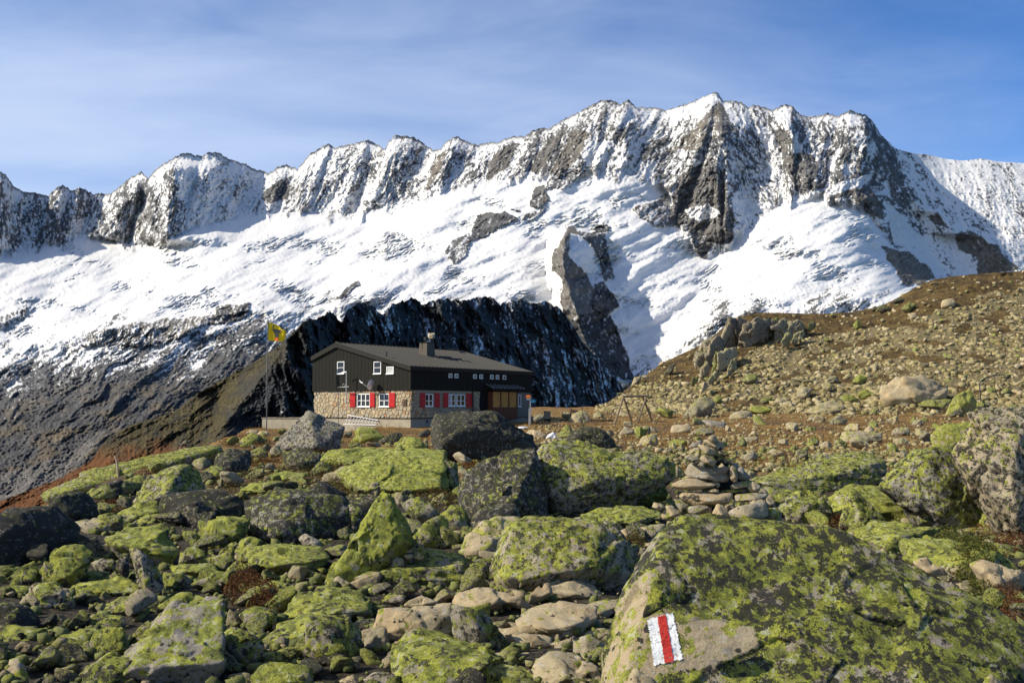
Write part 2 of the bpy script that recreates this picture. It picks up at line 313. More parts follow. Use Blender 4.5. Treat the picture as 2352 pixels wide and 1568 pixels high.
# --- spurs: (crest polyline, width left, width right, how far it stands out)
def seg(poly):
    """signed horizontal offset from the crest at each height, and how far along it we are"""
    ys = np.array([p[1] for p in poly], float); xs_ = np.array([p[0] for p in poly], float)
    return X - np.interp(Yv, ys, xs_), np.clip((Yv - ys[0]) / (ys[-1] - ys[0]), -1, 2)
spurs = [([(1308, 522), (1296, 560), (1292, 600), (1300, 650), (1318, 700), (1335, 760), (1365, 820), (1430, 890)], 42, 120, 300, .06, .05),
         ([(1645, 216), (1656, 250), (1660, 300), (1652, 350), (1640, 400), (1655, 470), (1660, 520), (1620, 596)], 120, 120, 260, .25, .15),
         ([(1985, 262), (2005, 300), (2030, 350), (2062, 400), (2095, 450), (2130, 500)], 90, 75, 125, .3, .2),
         ([(2000, 420), (2008, 470), (2030, 520), (2040, 560), (2085, 600), (2150, 660)], 45, 70, 120, .15, .05),
         ([(2115, 462), (2165, 500), (2190, 535), (2235, 540), (2265, 550), (2300, 590), (2350, 640)], 60, 80, 110, .15, .05),
         ([(395, 365), (400, 410), (385, 460), (385, 520), (388, 566)], 90, 190, 230, .12, .1),
         ([(325, 402), (300, 450), (262, 500), (250, 552)], 60, 50, 110, .2, .1),
         ([(905, 318), (880, 380), (858, 430), (840, 480)], 30, 60, 70, .15, .2),
         ([(1048, 318), (1020, 370), (985, 420), (975, 445)], 40, 50, 60, .15, .2),
         ([(1440, 236), (1440, 300), (1435, 350), (1425, 400)], 40, 45, 80, .15, .2),
         ([(1790, 245), (1815, 300), (1845, 360), (1855, 440)], 40, 60, 90, .2, .2)]
for poly, wl, wr, h, ta, tb in spurs:
    dx, al = seg(poly); dx = dx + 7 * fbm(X / 18, Yv / 18, h, 3)
    env = sstep(0, ta, al) * (1 - sstep(1 - tb, 1.02, al)) * (al > 0)
    prof = np.where(dx < 0, np.clip(1 + dx / wl, 0, 1), np.clip(1 - dx / wr, 0, 1) ** 1.5)
    D = D - h * env * prof
# --- crevasse fields and rolls of the glacier
glac = (1 - hwm) * (1 - sstep(.0, .25, c))
u2 = (X * .93 - Yv * .36); v2 = (X * .36 + Yv * .93)
cm = sstep(-.02, .42, fbm(X / 120, Yv / 60, 17, 4))
cr = ridged(u2 / 34, (v2 + 9 * fbm(X / 30, Yv / 30, 77, 3)) / 5.2, 40, 3)
D = D + glac * (80 * fbm(u2 / 170, v2 / 55, 50, 3) + 34 * cm * np.maximum(cr, -0.2) + 5 * fbm(X / 8, Yv / 5, 61, 3))
# --- slabs under the glacier, running down to the left
u3 = (-X * .80 + Yv * .60); v3 = (X * .60 + Yv * .80) + 20 * fbm(X / 90, Yv / 70, 91, 4)
slabm = sstep(-.05, .06, (Yv - GBx + 40 * fbm(X / 60, Yv / 40, 71, 3)) / 440.0 * 2)
sl_rib = ridged(v3 / 74, u3 / 230, 66, 4, .55); sl_f = ridged(v3 / 13, u3 / 60, 67, 3)
D = D - slabm * (44 * sl_rib * (.75 + .8 * fbm(X / 90, Yv / 60, 55, 2)) + 6 * sl_f + 11 * fbm(X / 7, Yv / 5, 5, 3, .6))
# --- rock or snow
rock = np.zeros_like(X); brown = np.zeros_like(X); dark_rock = np.zeros_like(X)
hfrac = np.interp(XS, [-170, 0, 240, 330, 400, 430, 600, 640, 700, 900, 1000, 1200, 1300, 1400, 1550, 1640, 1700, 1850, 2050, 2080, 2150, 2300, 2530], [.40, .42, .42, .40, .38, .10, .10, .35, .30, .32, .32, .42, .42, .34, .34, .37, .30, .42, .46, .3, .08, .14, .18])
low = 0.16 * np.clip(1 - np.abs(a - .55) / .5, 0, 1)
streak = fbm(vv / 9, Yv / 30, 14, 4, .62)
patch = fbm(vv / 38, Yv / 60, 44, 3)
sp2 = fbm(vv / 3.6, Yv / 10, 33, 3, .65); rv = 0.32 * streak + 0.26 * patch + 0.30 * sp + .42 * sp2 + .24 * rib + .15 * ribf - .23 + 0.10 * ribf
rock = np.maximum(rock, hwm * sstep(-.07, .07, rv - (.22 - .62 * (hfrac + low - .13)) + .05 * np.clip(-rfine, 0, 1)))
jag = sstep(0, 1, 1 - (Yv - top) / 9.0); rock = np.maximum(rock, hwm * jag * (sp > -.35) * (XS < 2040) * .9)
# named rock faces on and above the ice: (outline, coverage, brownness, negative for darker rock)
faces = [("M2", "1030,900 1110,860 1200,865 1300,920 1180,960 1080,1020 960,1060 1000,960", .85, 0), ("M2", "860,1050 960,1000 980,1060 960,1140 870,1200 820,1120", .6, 0),
         ("M2", "1370,800 1400,690 1470,680 1480,740 1490,800 1440,840 1380,830", .8, .3), ("M2", "1770,970 1860,935 1900,960 1880,1000 1800,1000", .8, 0), ("M2", "1250,845 1310,850 1300,860", .8, 0),
         ("M2", "1320,900 1480,830 1470,860 1340,915", .6, 0), ("M2", "1620,960 1690,985 1720,1010 1650,1000 1625,1150 1660,1180 1740,1280 1800,1400 1860,1500 1870,1568 1580,1568 1575,1400 1590,1300 1510,1230 1520,1140 1570,1060", .86, .6),
         ("M2", "1580,1560 1880,1500 1990,1750 2060,1960 1900,1930 1700,1700", .84, -1), ("M2", "1690,980 1860,1010 1900,1180 1930,1280 1860,1310 1830,1180 1790,1100", .75, 0), ("M2", "1780,1330 1850,1310 1920,1400 1950,1480 1880,1540 1790,1500", .8, -.6),
         ("M2", "2040,850 2265,750 2265,960 2180,950 2110,900", .6, .2), ("M2", "150,1380 250,1310 260,1340 180,1400 60,1440", .7, 0), ("M2", "1500,650 1700,550 1760,600 1600,700 1480,720", .6, 0),
         ("M3", "300,500 400,480 480,560 560,860 540,960 430,960 380,1050 330,1020 280,860 150,850 180,700 240,560", .86, .35), ("M3", "880,620 1000,560 1040,640 960,680", .9, .1),
         ("M3", "1100,690 1250,620 1340,610 1420,760 1440,830 1320,770 1240,680 1130,700", .85, .5), ("M3", "1410,975 1520,1010 1590,1020 1700,1110 1730,1170 1580,1225 1490,1100", .97, 1.0),
         ("M3", "1680,800 1760,770 1820,880 1740,850", .9, .7), ("M3", "1850,910 1950,885 2030,930 2130,1010 2230,1130 1990,1140 1980,1040 1860,990", .95, .9),
         ("M3", "1460,830 1520,840 1520,1000 1470,960", .7, 0), ("M3", "370,420 470,480 440,560 380,520", .7, .2),
         ("M3", "160,440 440,150 470,120 450,330 330,420 230,400", .72, .8), ("M3", "460,120 520,200 560,300 480,330 450,420", .8, .3), ("M3", "830,520 900,420 1000,440 1060,500 1000,640 900,600", .8, .2),
         ("M3", "780,280 880,290 900,380 840,430 800,360", .8, .3), ("M3", "1340,220 1420,330 1500,430 1560,620 1640,700 1560,760 1480,680 1400,420", .75, .1),
         ("M2", "690,700 720,560 800,470 830,480 780,600 720,720", .8, .8), ("M2", "1080,640 1130,500 1280,400 1310,420 1220,560 1110,660", .85, .5), ("M2", "1500,600 1640,340 1760,330 1700,500 1560,630", .85, .7), ("M2", "1340,600 1500,380 1620,300 1560,420 1420,620", .85, .4),
         ("M1", "800,720 880,600 960,480 1050,420 1140,480 1100,560 1200,680 1100,780 980,760 940,700", .55, .1), ("M1", "1760,440 1800,380 1900,300 1960,340 1950,440 1830,490", .8, .2),
         ("M1", "560,1440 700,1330 960,1290 1130,1260 1300,1250 1440,1230 1500,1280 1300,1330 1100,1440", .55, .7), ("M1", "1480,1180 1700,1150 1690,1230 1550,1290 1460,1260", .75, .4), ("M1", "0,1250 200,1180 160,1240 0,1330", .5, 0)]
for f, s_, cov, br in faces:
    poly = P(f, s_); xs0 = [p[0] for p in poly]; ys0 = [p[1] for p in poly]
    m = (X > min(xs0) - 15) & (X < max(xs0) + 15) & (Yv > min(ys0) - 15) & (Yv < max(ys0) + 15)
    ii = np.nonzero(m); ins = inpoly(wx[ii] + 5 * sp[ii], wy[ii] + 5 * streak[ii], poly)
    rk = ins * sstep(-.09, .09, 0.5 * sp[ii] + .5 * streak[ii] + (cov - .5) * .75)
    rock[ii] = np.maximum(rock[ii] * (1 - ins * .3), rk); brown[ii] = np.maximum(brown[ii], br * ins); dark_rock[ii] = np.maximum(dark_rock[ii], -br * ins)
    D[ii] -= ins * np.where(hwm[ii] > .5, 0, 14) * (1 + .8 * rfine[ii])
# bare snow fields let into the walls
for f, s_ in (("M2", "1700,470 1760,420 1900,400 1880,500 1800,560 1740,570"), ("M3", "1080,650 1200,590 1370,545 1350,600 1250,640 1130,680"), ("M3", "270,760 400,720 470,790 360,840 300,820"), ("M3", "1420,720 1500,740 1620,900 1580,1010 1500,960 1460,820"), ("M3", "150,190 300,140 450,75 440,110 250,230 170,300")):
    poly = P(f, s_); ins = inpoly(wx, wy, poly); rock = np.where(ins, rock * .12, rock)
lowmix = sstep(-.12, .25, (Yv - GBx) / 200.0 + .28 * fbm(X / 60, Yv / 30, 72, 3))
rl = .5 * fbm(v3 / 8, u3 / 40, 15, 4, .6) + .38 * sp + .3 * fbm(v3 / 40, u3 / 120, 16, 2) + .12 * sl_rib
depthdown = np.interp(Yv - GBx, [-70, 0, 60, 140, 260], [-.5, -.22, .0, .30, .7])
rightband = sstep(1460, 1560, X); depthdown = np.where(X > 1460, np.interp(Yv - GBx, [-60, 0, 60], [-.5, -.14, .12]), depthdown)
midband = (X > 700) & (X < 1300); depthdown = np.where(midband, np.interp(Yv - GBx, [-90, -20, 60], [-.6, -.32, -.2]), depthdown)
rock = np.maximum(rock, sstep(-.08, .08, rl + depthdown))
gully = sstep(.45, .75, -sl_rib + .35 * sp + .2 * fbm(X / 60, Yv / 60, 12, 2)) * slabm * (X < 640) * sstep(-1, .2, -(Yv - 980) / 100)
rock = np.where(gully > 0, rock * (1 - .9 * gully * (sp > -.15)), rock)
# scattered outcrops on the ice
rock = np.maximum(rock, glac * cm * sstep(.5, .7, cr * .55 + .5 * sp) * .16 * (Yv > HWx + 15))
rk3 = rock[..., None]; strat = (1 + .55 * fbm(v3 / 5.5, u3 / 30, 21, 3) + .45 * fbm(vv / 6, Yv / 22, 20, 3) + .35 * sp)[..., None]
bn = np.clip(brown * .55 + .25 * sstep(.0, .5, fbm(X / 45, Yv / 30, 19, 3)) * .7, 0, 1)[..., None] * (.6 + .4 * sstep(-.3, .3, sp))[..., None]
rc = np.array([.112, .112, .115]) * (1 - bn) + np.array([.25, .205, .145]) * bn
rc = rc * (1 - .5 * dark_rock[..., None]); gr = sstep(60, 210, Yv - GBx)[..., None] * (X < 720)[..., None]
warm = sstep(-.1, .35, fbm(X / 70, Yv / 35, 83, 3))[..., None]
rc = rc * (1 - gr) + gr * (np.array([.082, .080, .080]) * (1 - warm) + np.array([.135, .112, .082]) * warm)
scree = (inpoly(wx, wy, P('R', "-400,1260 0,1180 200,1120 420,1060 560,960 700,880 560,1060 440,1160 300,1300 0,1420 -400,1500")))[..., None]
rc = np.where(scree, np.array([.14, .13, .12]) + .03 * sp[..., None], rc)
snow = np.array([.655, .645, .635]) - .05 * np.clip(cm * glac * np.maximum(cr, 0), 0, 1)[..., None] * np.array([1.6, 1.0, .6])
colv = snow * (1 - rk3) + rc * strat * rk3
colv = np.clip(colv, 0.01, 1)
def graph_mesh(name, X, Yv, D, colv, mat):
    px_, py_, pz_ = at(X, Yv, D); co = np.stack([px_, py_, pz_], -1).reshape(-1, 3); R_, C_ = X.shape
    i = np.arange(R_ * C_).reshape(R_, C_); f = np.stack([i[:-1, :-1], i[1:, :-1], i[1:, 1:], i[:-1, 1:]], -1).reshape(-1, 4)
    me = mesh_np(name, co, f, mat)
    if colv is not None:
        at_ = me.color_attributes.new('col', 'FLOAT_COLOR', 'POINT'); at_.data.foreach_set('color', np.concatenate([colv.reshape(-1, 3), np.ones((R_ * C_, 1))], 1).astype(np.float32).ravel())
    return me
def add_back(X, Yv, D, colv, depth, drop=60):
    """rows behind the crest, so that the ridge has a far side"""
    n = 3; xs_ = np.repeat(X[:1], n, 0); k = np.arange(n, 0, -1)[:, None] / n
    ys_ = Yv[:1] + drop * k; ds_ = D[:1] + depth * k
    return np.vstack([xs_, X]), np.vstack([ys_, Yv]), np.vstack([ds_, D]), np.concatenate([np.repeat(colv[:1], n, 0), colv], 0)
mr_ = mobj('mountain_range', graph_mesh('mountain_range', *add_back(X, Yv, D, colv, 900), MOUNT)); tag(mr_, 'jagged snow covered mountain range with a broad glacier beneath its rock walls', kind='structure')

# ------------------------------------------------------------------ the dark crag behind the hut and its grassy flank
XS = np.linspace(-170, 1560, 760); NR = 260
jagc = 11 * ridged(XS / 21, 0, 4, 4, .6) * sstep(600, 700, XS) + 3 * fbm(XS / 10, 0, 4, 3)
top = cragline(XS) - jagc * (1 - sstep(1300, 1400, XS)) + 2; bot = np.maximum(top + 30, np.interp(XS, [-170, 0, 700, 1440, 1560], [1330, 1300, 1150, 1010, 1010]))
tt = np.linspace(0, 1, NR)[:, None]; X = np.broadcast_to(XS, (NR, len(XS))).copy(); Yv = top + (bot - top) * tt
Dc = np.interp(XS, [-170, 0, 450, 560, 640, 705, 780, 900, 1050, 1200, 1300, 1440, 1560], [560, 560, 600, 590, 560, 540, 600, 690, 790, 900, 970, 1080, 1150])
tm = (Yv - top)
D = Dc - tm * np.interp(XS, [-170, 450, 700, 1300, 1560], [1.15, 1.0, .35, .4, .5])
# sunny edge strip running down to the left of the dark face, with a second dark bay beyond it
edge = np.interp(Yv, [735, 780, 830, 900, 1005], [705, 660, 632, 575, 492]); de = X - edge
D = D + np.where(de < 0, np.clip(-de, 0, 60) * .25, np.clip(de, 0, 250) * .62) * sstep(-.1, .2, (X - 480) / 100)
D = D + 30 * np.exp(-((X - np.interp(Yv, [842, 900, 1000], [560, 505, 455])) / 38) ** 2) * sstep(830, 880, Yv)
cw = X - .25 * (Yv - 700) + 8 * fbm(X / 40, Yv / 40, 3, 3)
D = D - sstep(560, 700, X) * (44 * ridged(cw / 88, Yv / 160, 7, 4, .6) + 10 * ridged(cw / 15, Yv / 60, 8, 3)) - 4.5 * fbm(X / 6, Yv / 6, 9, 4, .65) - (1 - sstep(520, 640, X)) * 12 * ridged((X * .5 + Yv * .86) / 42, (X - Yv) / 200, 10, 3)
s1 = fbm(X / 5, Yv / 9, 70, 4, .7); s2 = fbm(cw / 50, Yv / 70, 71, 3); sv = fbm(cw / 5, Yv / 45, 73, 3, .6)
snowm = sstep(.15, .30, .42 * s1 + .34 * s2 + .55 * sv - .10 * sstep(820, 760, X) + .06 * sstep(1200, 1440, X)) * sstep(650, 720, X + .3 * (Yv - 740) + 0 * X) * .8
pw = 1 - (np.abs(cw - 1265 - 6 * fbm(X / 10, Yv / 14, 75, 2)) > 2.2); pw2 = 1 - (np.abs(cw - 1225 - 7 * fbm(X / 10, Yv / 14, 76, 2)) > 2.6)
snowm = np.maximum(snowm, np.clip(pw + pw2, 0, 1) * (Yv > 800) * (s1 > -.2) * .8)
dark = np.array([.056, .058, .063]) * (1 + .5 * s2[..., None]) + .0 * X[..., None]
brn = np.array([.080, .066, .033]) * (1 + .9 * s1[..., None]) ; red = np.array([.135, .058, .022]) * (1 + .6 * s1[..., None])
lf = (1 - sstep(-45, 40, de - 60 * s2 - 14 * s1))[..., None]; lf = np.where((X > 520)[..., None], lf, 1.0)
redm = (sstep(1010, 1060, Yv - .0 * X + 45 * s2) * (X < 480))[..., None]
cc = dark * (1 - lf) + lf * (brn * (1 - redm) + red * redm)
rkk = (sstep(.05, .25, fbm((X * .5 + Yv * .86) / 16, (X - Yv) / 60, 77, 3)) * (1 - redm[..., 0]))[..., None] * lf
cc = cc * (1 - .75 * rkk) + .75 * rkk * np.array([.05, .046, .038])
cc = cc * (1 - snowm[..., None]) + snowm[..., None] * np.array([.78, .8, .84])
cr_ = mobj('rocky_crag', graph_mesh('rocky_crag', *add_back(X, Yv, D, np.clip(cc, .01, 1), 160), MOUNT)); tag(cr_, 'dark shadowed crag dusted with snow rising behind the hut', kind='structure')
# ================================================================== THE GROUND
_gy_, _gz_ = zip(*[(-8, -1.75), (0, -1.75), (6, -1.95), (10, -2.05), (16, -2.15), (24, -2.1), (40, -1.82), (60, -1.55), (76, -1.36), (90, -0.95), (115, 0.1), (125, 0.25), (140, -1.5), (200, -30)])
_ey, _ex = zip(*[(-8, -9), (10, -9.4), (20, -9.9), (24, -10.4), (30, -11.6), (39, -12.6), (55, -15.6), (70, -18.8), (84, -22), (120, -18), (170, -18)])
def G(x, y, rough=True):
    x = np.asarray(x, float); y = np.asarray(y, float)
    z = np.interp(y, _gy_, _gz_) + 0.03 * np.maximum(0, x - 8) * sstep(40, 90, y)
    e = np.interp(y, _ey, _ex); z = z - .5 * sstep(9, 14, -x) * sstep(60, 70, y); z = z - np.maximum(0, e - x) * 0.85 - .35 * sstep(0, 1, (e + 1.2 - x) / 1.2) * 0
    if rough: z = z + 0.16 * fbm(x / 3.1, y / 3.1, 5, 3) + 0.05 * fbm(x / .6, y / .6, 6, 3)
    return z
_hx = [1340, 1440, 1600, 1740, 2000, 2352, 2700]
def hill_foot(x): return np.interp(x, _hx, [948, 934, 926, 922, 905, 884, 870])
def hill_D(x, y):
    x = np.asarray(x, float); y = np.asarray(y, float)
    t = (hill_foot(x) - y) / (hill_foot(x) - hillline(x))
    d0 = np.interp(x, _hx, [112, 106, 101, 99, 96, 93, 90]); d1 = np.interp(x, _hx, [116, 122, 134, 139, 141, 146, 150])
    return d0 + (d1 - d0) * t + 1.6 * fbm(x / 60, y / 28, 44, 4)
def ground_hit(x, y):
    """first ground under the line of sight at bearing (x, y)"""
    Y = np.geomspace(2.5, 128, 900); px_, py_, pz_ = at(x + 0 * Y, y + 0 * Y, Y); below = pz_ < G(px_, py_, False)
    i = np.argmax(below) if below.any() else len(Y) - 1
    return float(Y[i])
def ground_material():
    s = NT('alpine_ground'); tcn = s.n('ShaderNodeTexCoord'); V = tcn.outputs['Object']
    sx = s.n('ShaderNodeSeparateXYZ'); s.l(V, sx.inputs[0]); a = s.noise(V, 0.35, 6, .6); b = s.noise(V, 2.2, 8, .65); c = s.noise(V, 14, 6, .7); d = s.noise(V, 60, 4, .7)
    col = s.mix(s.step(b, .38, .62), (0.20, 0.108, 0.024), (0.37, 0.215, 0.05))
    col = s.mix(s.step(a, .44, .6), col, s.mix(s.step(b, .4, .6), (0.08, 0.065, 0.02), (0.20, 0.085, 0.028)))
    col = s.mix(s.step(s.math('ADD', s.math('MULTIPLY', b, .5), s.math('MULTIPLY', c, .5)), .53, .6, 0, .85), col, (0.22, 0.19, 0.14))
    col = s.mix(s.step(d, .36, .55, .6, 0), col, (0.02, 0.014, 0.006))
    soil = s.mix(s.step(c, .42, .6), (0.022, 0.017, 0.011), (0.085, 0.07, 0.045))
    near = s.step(s.math('ADD', sx.outputs[1], s.math('MULTIPLY', a, 14.0)), 27.0, 44.0); col = s.mix(near, soil, col)
    s.l(col, s.b.inputs['Base Color']); s.l(s.bump(d, .8, .03, s.bump(c, .8, .08)), s.b.inputs['Normal']); return s.m
GROUND = ground_material()
def dense(lo, hi, n, c, w):
    t = np.linspace(-1, 1, n); q = np.sinh(t * w) / math.sinh(w); return np.where(q < 0, c + q * (c - lo), c + q * (hi - c))
gx = dense(-95, 130, 380, 0, 3.6); gy = np.concatenate([np.linspace(-8, 3, 20), np.geomspace(3.1, 185, 380)])
GX, GY = np.meshgrid(gx, gy); GZ = G(GX, GY)
co = np.stack([GX, GY, GZ], -1).reshape(-1, 3); i = np.arange(GX.size).reshape(GX.shape); fc = np.stack([i[:-1, :-1], i[:-1, 1:], i[1:, 1:], i[1:, :-1]], -1).reshape(-1, 4)
go = mobj('ground', mesh_np('ground', co, fc, GROUND)); tag(go, 'stony alpine meadow of brown autumn grass around the hut', kind='structure')

# ---- the slope on the right, rising to a rounded crest
def hill_material():
    s = NT('hillside_soil'); tcn = s.n('ShaderNodeTexCoord'); V = tcn.outputs['Object']; vc = s.n('ShaderNodeVertexColor'); vc.layer_name = 'col'
    b = s.noise(V, .5, 8, .65); c = s.noise(V, 2.6, 7, .75); d = s.noise(V, 7, 5, .7)
    col = s.mix(s.step(b, .4, .62), (0.10, 0.062, 0.020), (0.23, 0.150, 0.045))
    col = s.mix(s.step(c, .35, .6, .7, 0), col, (0.028, 0.018, 0.008))
    sc_ = s.n('ShaderNodeSeparateColor'); s.l(vc.outputs[0], sc_.inputs[0])
    grav = s.mix(s.step(d, .4, .6), (0.15, 0.115, 0.05), (0.33, 0.265, 0.14))
    col = s.mix(s.step(s.math('ADD', sc_.outputs[0], s.math('MULTIPLY', s.math('SUBTRACT', c, .5), 1.5)), .45, .65), col, grav)
    s.l(col, s.b.inputs['Base Color']); s.l(s.bump(d, .9, .2, s.bump(c, .9, .5)), s.b.inputs['Normal']); return s.m
HX = np.linspace(1335, 2680, 360); NR = 150
top = hillline(HX) + 1.3 * fbm(HX / 22, 0, 8, 3) + .8 * fbm(HX / 6, 0, 9, 2); bot = hill_foot(HX) + 70; tt = np.linspace(0, 1, NR)[:, None]
X = np.broadcast_to(HX, (NR, len(HX))).copy(); Yv = top + (bot - top) * tt; D = hill_D(X, Yv) - .5 * fbm(X / 9, Yv / 7, 12, 3)
scree_poly = P('F', "40,835 330,700 560,690 700,650 800,570 950,490 1080,440 1240,455 1330,425 1500,405 1650,360 1800,340 2000,255 2200,195 2352,150 2600,110 2600,900 40,900")
def scree_amount(x, y):
    x2 = x + 16 * fbm(x / 60, y / 25, 3, 3); y2 = y + 9 * fbm(x / 60, y / 25, 33, 3)
    return np.clip(inpoly(x2, y2, scree_poly) * (1 - .95 * (fbm(x / 75, y / 26, 37, 3) > .17)), 0, 1)
sa = scree_amount(X, Yv); hc = np.stack([sa, sa, sa], -1).astype(float)
ho = mobj('hillside', graph_mesh('hillside', *add_back(X, Yv, D, hc, 30, 20), hill_material())); tag(ho, 'brown grassy hillside covered with scree to the right of the hut', kind='structure')
# ================================================================== ROCKS
_ico = {}
def ico(level):
    if level not in _ico:
        bm = bmesh.new(); bmesh.ops.create_icosphere(bm, subdivisions=level, radius=1)
        _ico[level] = (np.array([v.co[:] for v in bm.verts]), np.array([[v.index for v in f.verts] for f in bm.faces])); bm.free()
    return _ico[level]
def hull_planes(pts):
    bm = bmesh.new(); vs = [bm.verts.new(p) for p in pts]
    bmesh.ops.convex_hull(bm, input=vs); bmesh.ops.recalc_face_normals(bm, faces=list(bm.faces))
    bmesh.ops.dissolve_limit(bm, angle_limit=.06, verts=list(bm.verts), edges=list(bm.edges))
    N = []; K = []
    for f in bm.faces:
        if f.calc_area() < 1e-8: continue
        n = f.normal; N.append(n[:]); K.append(n.dot(f.calc_center_median()))
    bm.free(); return np.array(N), np.array(K)
def rock_shape(pts, level, power=40, amp=1.0, seed=0.0, chips=8, cmin=.82):
    pts = np.asarray(pts, float); lo, hi = pts.min(0), pts.max(0); c = pts.mean(0) * .4 + (lo + hi) * .3; e = (hi - lo) / 2 + 1e-4
    N, K = hull_planes([Vector(p) for p in pts]); d, F_ = ico(level)
    n2 = N * e; k2 = K - N @ c; ok = k2 > 1e-5; n2, k2 = n2[ok], k2[ok]
    if chips:
        r_ = np.random.default_rng(int(seed * 1000) % 99991); m = r_.normal(size=(chips, 3)); m /= np.linalg.norm(m, axis=1)[:, None]; s_ = (((pts - c) / e) @ m.T).max(0) * r_.uniform(cmin, .97, chips)
        n2 = np.vstack([n2, m]); k2 = np.concatenate([k2, s_])
    q = np.maximum(0, d @ n2.T) / k2; r = (np.power(q, power).sum(1)) ** (-1 / power); r = np.minimum(r, 2.5)
    sz = float(np.cbrt(e[0] * e[1] * e[2])); p = c + d * r[:, None] * e
    w = p / sz; s0 = seed * 17.3
    x, y, z = w[:, 0] + s0, w[:, 1] - s0, w[:, 2] + s0 * .5
    h = .03 * fbm(x * .9, y * .9, z * .9, 2) + .03 * fbm(x * 2.3, y * 2.3, z * 2.3, 3, .55)
    rr_ = np.random.default_rng(int(seed * 777) % 99991)
    for K_, am in ((13, 1.0),) + (((60, .45),) if level >= 5 else ()) + (((240, .22),) if level >= 6 else ()):      # fracture faces
        sd = rr_.normal(size=(K_, 3)); sd /= np.linalg.norm(sd, axis=1)[:, None]; dw = d + (.10 * am) * np.stack([gn(x * 2, y * 2, z * 2 + 5), gn(x * 2, y * 2 + 9, z * 2), gn(x * 2 + 4, y * 2, z * 2)], -1)
        ix = (dw @ sd.T).argmax(1); tv = rr_.normal(size=(K_, 3)) * .075; of = rr_.uniform(-.016, .016, K_) * am; h = h + of[ix] + ((dw - sd[ix]) * tv[ix]).sum(1) * 1.0
    tl = fbm(x * .7 + 9, y * .7, z * 3.2, 3); h = h + .025 * (np.round(tl * 6) / 6 - tl)
    if level >= 4: h = h + .013 * fbm(x * 8, y * 8, z * 8, 3, .6) + .012 * ridged(x * 5, y * 5, z * 5, 2)
    nn = d / e; nn /= np.linalg.norm(nn, axis=1)[:, None]
    return p + nn * (h * sz * amp * 1.25)[:, None], F_
KIND = {'g': (.88, .66, .25), 'G': (1.08, .52, .28), 'm': (.62, .66, .4), 'd': (.68, 1.08, .2), 'D': (.62, 1.28, .15), 't': (.20, .30, 1.05), 'T': (.55, .42, .72), 'y': (.30, .40, .20), 'n': (.05, .25, .7), 'o': (0, 0, 1.6)}
LANDMARKS = []; COVER = []      # outlines already taken, so that loose stones are not hidden behind them
def boulder(label, f, s, kind='g', T=.8, lean=.36, yaw=0.0, front=None, level=4, d=None, dd=0.0, parent=None, group=None, amp=1.0, name='boulder', power=44, sink=.22, cat='boulder'):
    pts = P(f, s) if isinstance(s, str) else s
    xs = [p[0] for p in pts]; ys = [p[1] for p in pts]; x0, x1, y0, y1 = min(xs), max(xs), min(ys), max(ys); cx, cy = (x0 + x1) / 2, (y0 + y1) / 2
    if d is None:
        d = ground_hit(cx, min(y1, 1640) - 2)
        if cx > 1345 and y1 < 985: d = min(d, float(hill_D(np.array(cx), np.array(y1))))
    d += dd; k = d / 2352.0; w, h = (x1 - x0) * k, (y1 - y0) * k; Th = T * (.45 * w + .55 * h); d = d + Th * .35
    W_ = []
    def put(x, y, off): W_.append(at(x, y, d + off))
    depth = lambda x, y: Th * (-.30 + lean * (y1 - y) / max(1, y1 - y0)) + yaw * (x - cx) * k
    for x, y in pts: put(x, y, depth(x, y))
    if front is None:
        rq = random.Random(int(x0 * 7 + y0)); j1, j2, j3 = rq.uniform(-.12, .12), rq.uniform(-.12, .12), rq.uniform(-.1, .1); ww_, hh_ = x1 - x0, y1 - y0
        for ax, ay, o in ((cx + (-.14 + j1) * ww_, cy + (-.22 + j3) * hh_, -.24), (cx + (.05 + j2) * ww_, cy + (.22 + j1) * hh_, -.36)) + (((cx + (.30 + j3) * ww_, cy + (.05 + j2) * hh_, -.18),) if ww_ > hh_ * 1.15 else ()): put(ax, ay, depth(ax, ay) + o * Th * 1.2)
    else:
        for q in front: fx, fy = fv(f, q[0], q[1]) if isinstance(s, str) else q[:2]; put(fx, fy, depth(fx, fy) + q[2] * Th * 1.35)
    for x, y in pts: put(cx + (x - cx) * .8, cy + (y - cy) * .72 + (y1 - y0) * .05, depth(x, y) + Th * .85)
    for x, y in pts:
        if y > cy + (y1 - y0) * .1: put(cx + (x - cx) * .85, y + (y1 - y0) * sink, depth(x, y) + Th * .15)
    W_ = np.array([[float(c) for c in q] for q in W_]); mc_ = W_.mean(0); W_ = mc_ + (W_ - mc_) * (1 + .06 * min(1, 1.6 * min(w, h) / max(w, h)))
    seed = (x0 * .013 + y0 * .007) % 50
    co, F_ = rock_shape(W_, level, power if front is None else 60, amp * (1 if front is None else .8), seed, 8 if front is None else 0)
    if parent is None: org = Vector((float(co[:, 0].mean()), float(co[:, 1].mean()), float(co[:, 2].min()))); rel = org
    else: org = parent.location; rel = Vector((0, 0, 0))
    me = mesh_np(name, co - np.array(org), F_, ROCK)
    kc = KIND[kind] if isinstance(kind, str) else kind
    j = random.uniform(-.07, .07); o = mobj(name, me, rel, parent, (max(0, kc[0] + j), max(0, kc[1] - j), max(0, kc[2] + random.uniform(-.06, .1))))
    if parent is None: tag(o, label, cat, group); COVER.append(pts); LANDMARKS.append((o, (cx, cy, x1 - x0, y1 - y0)))
    return o
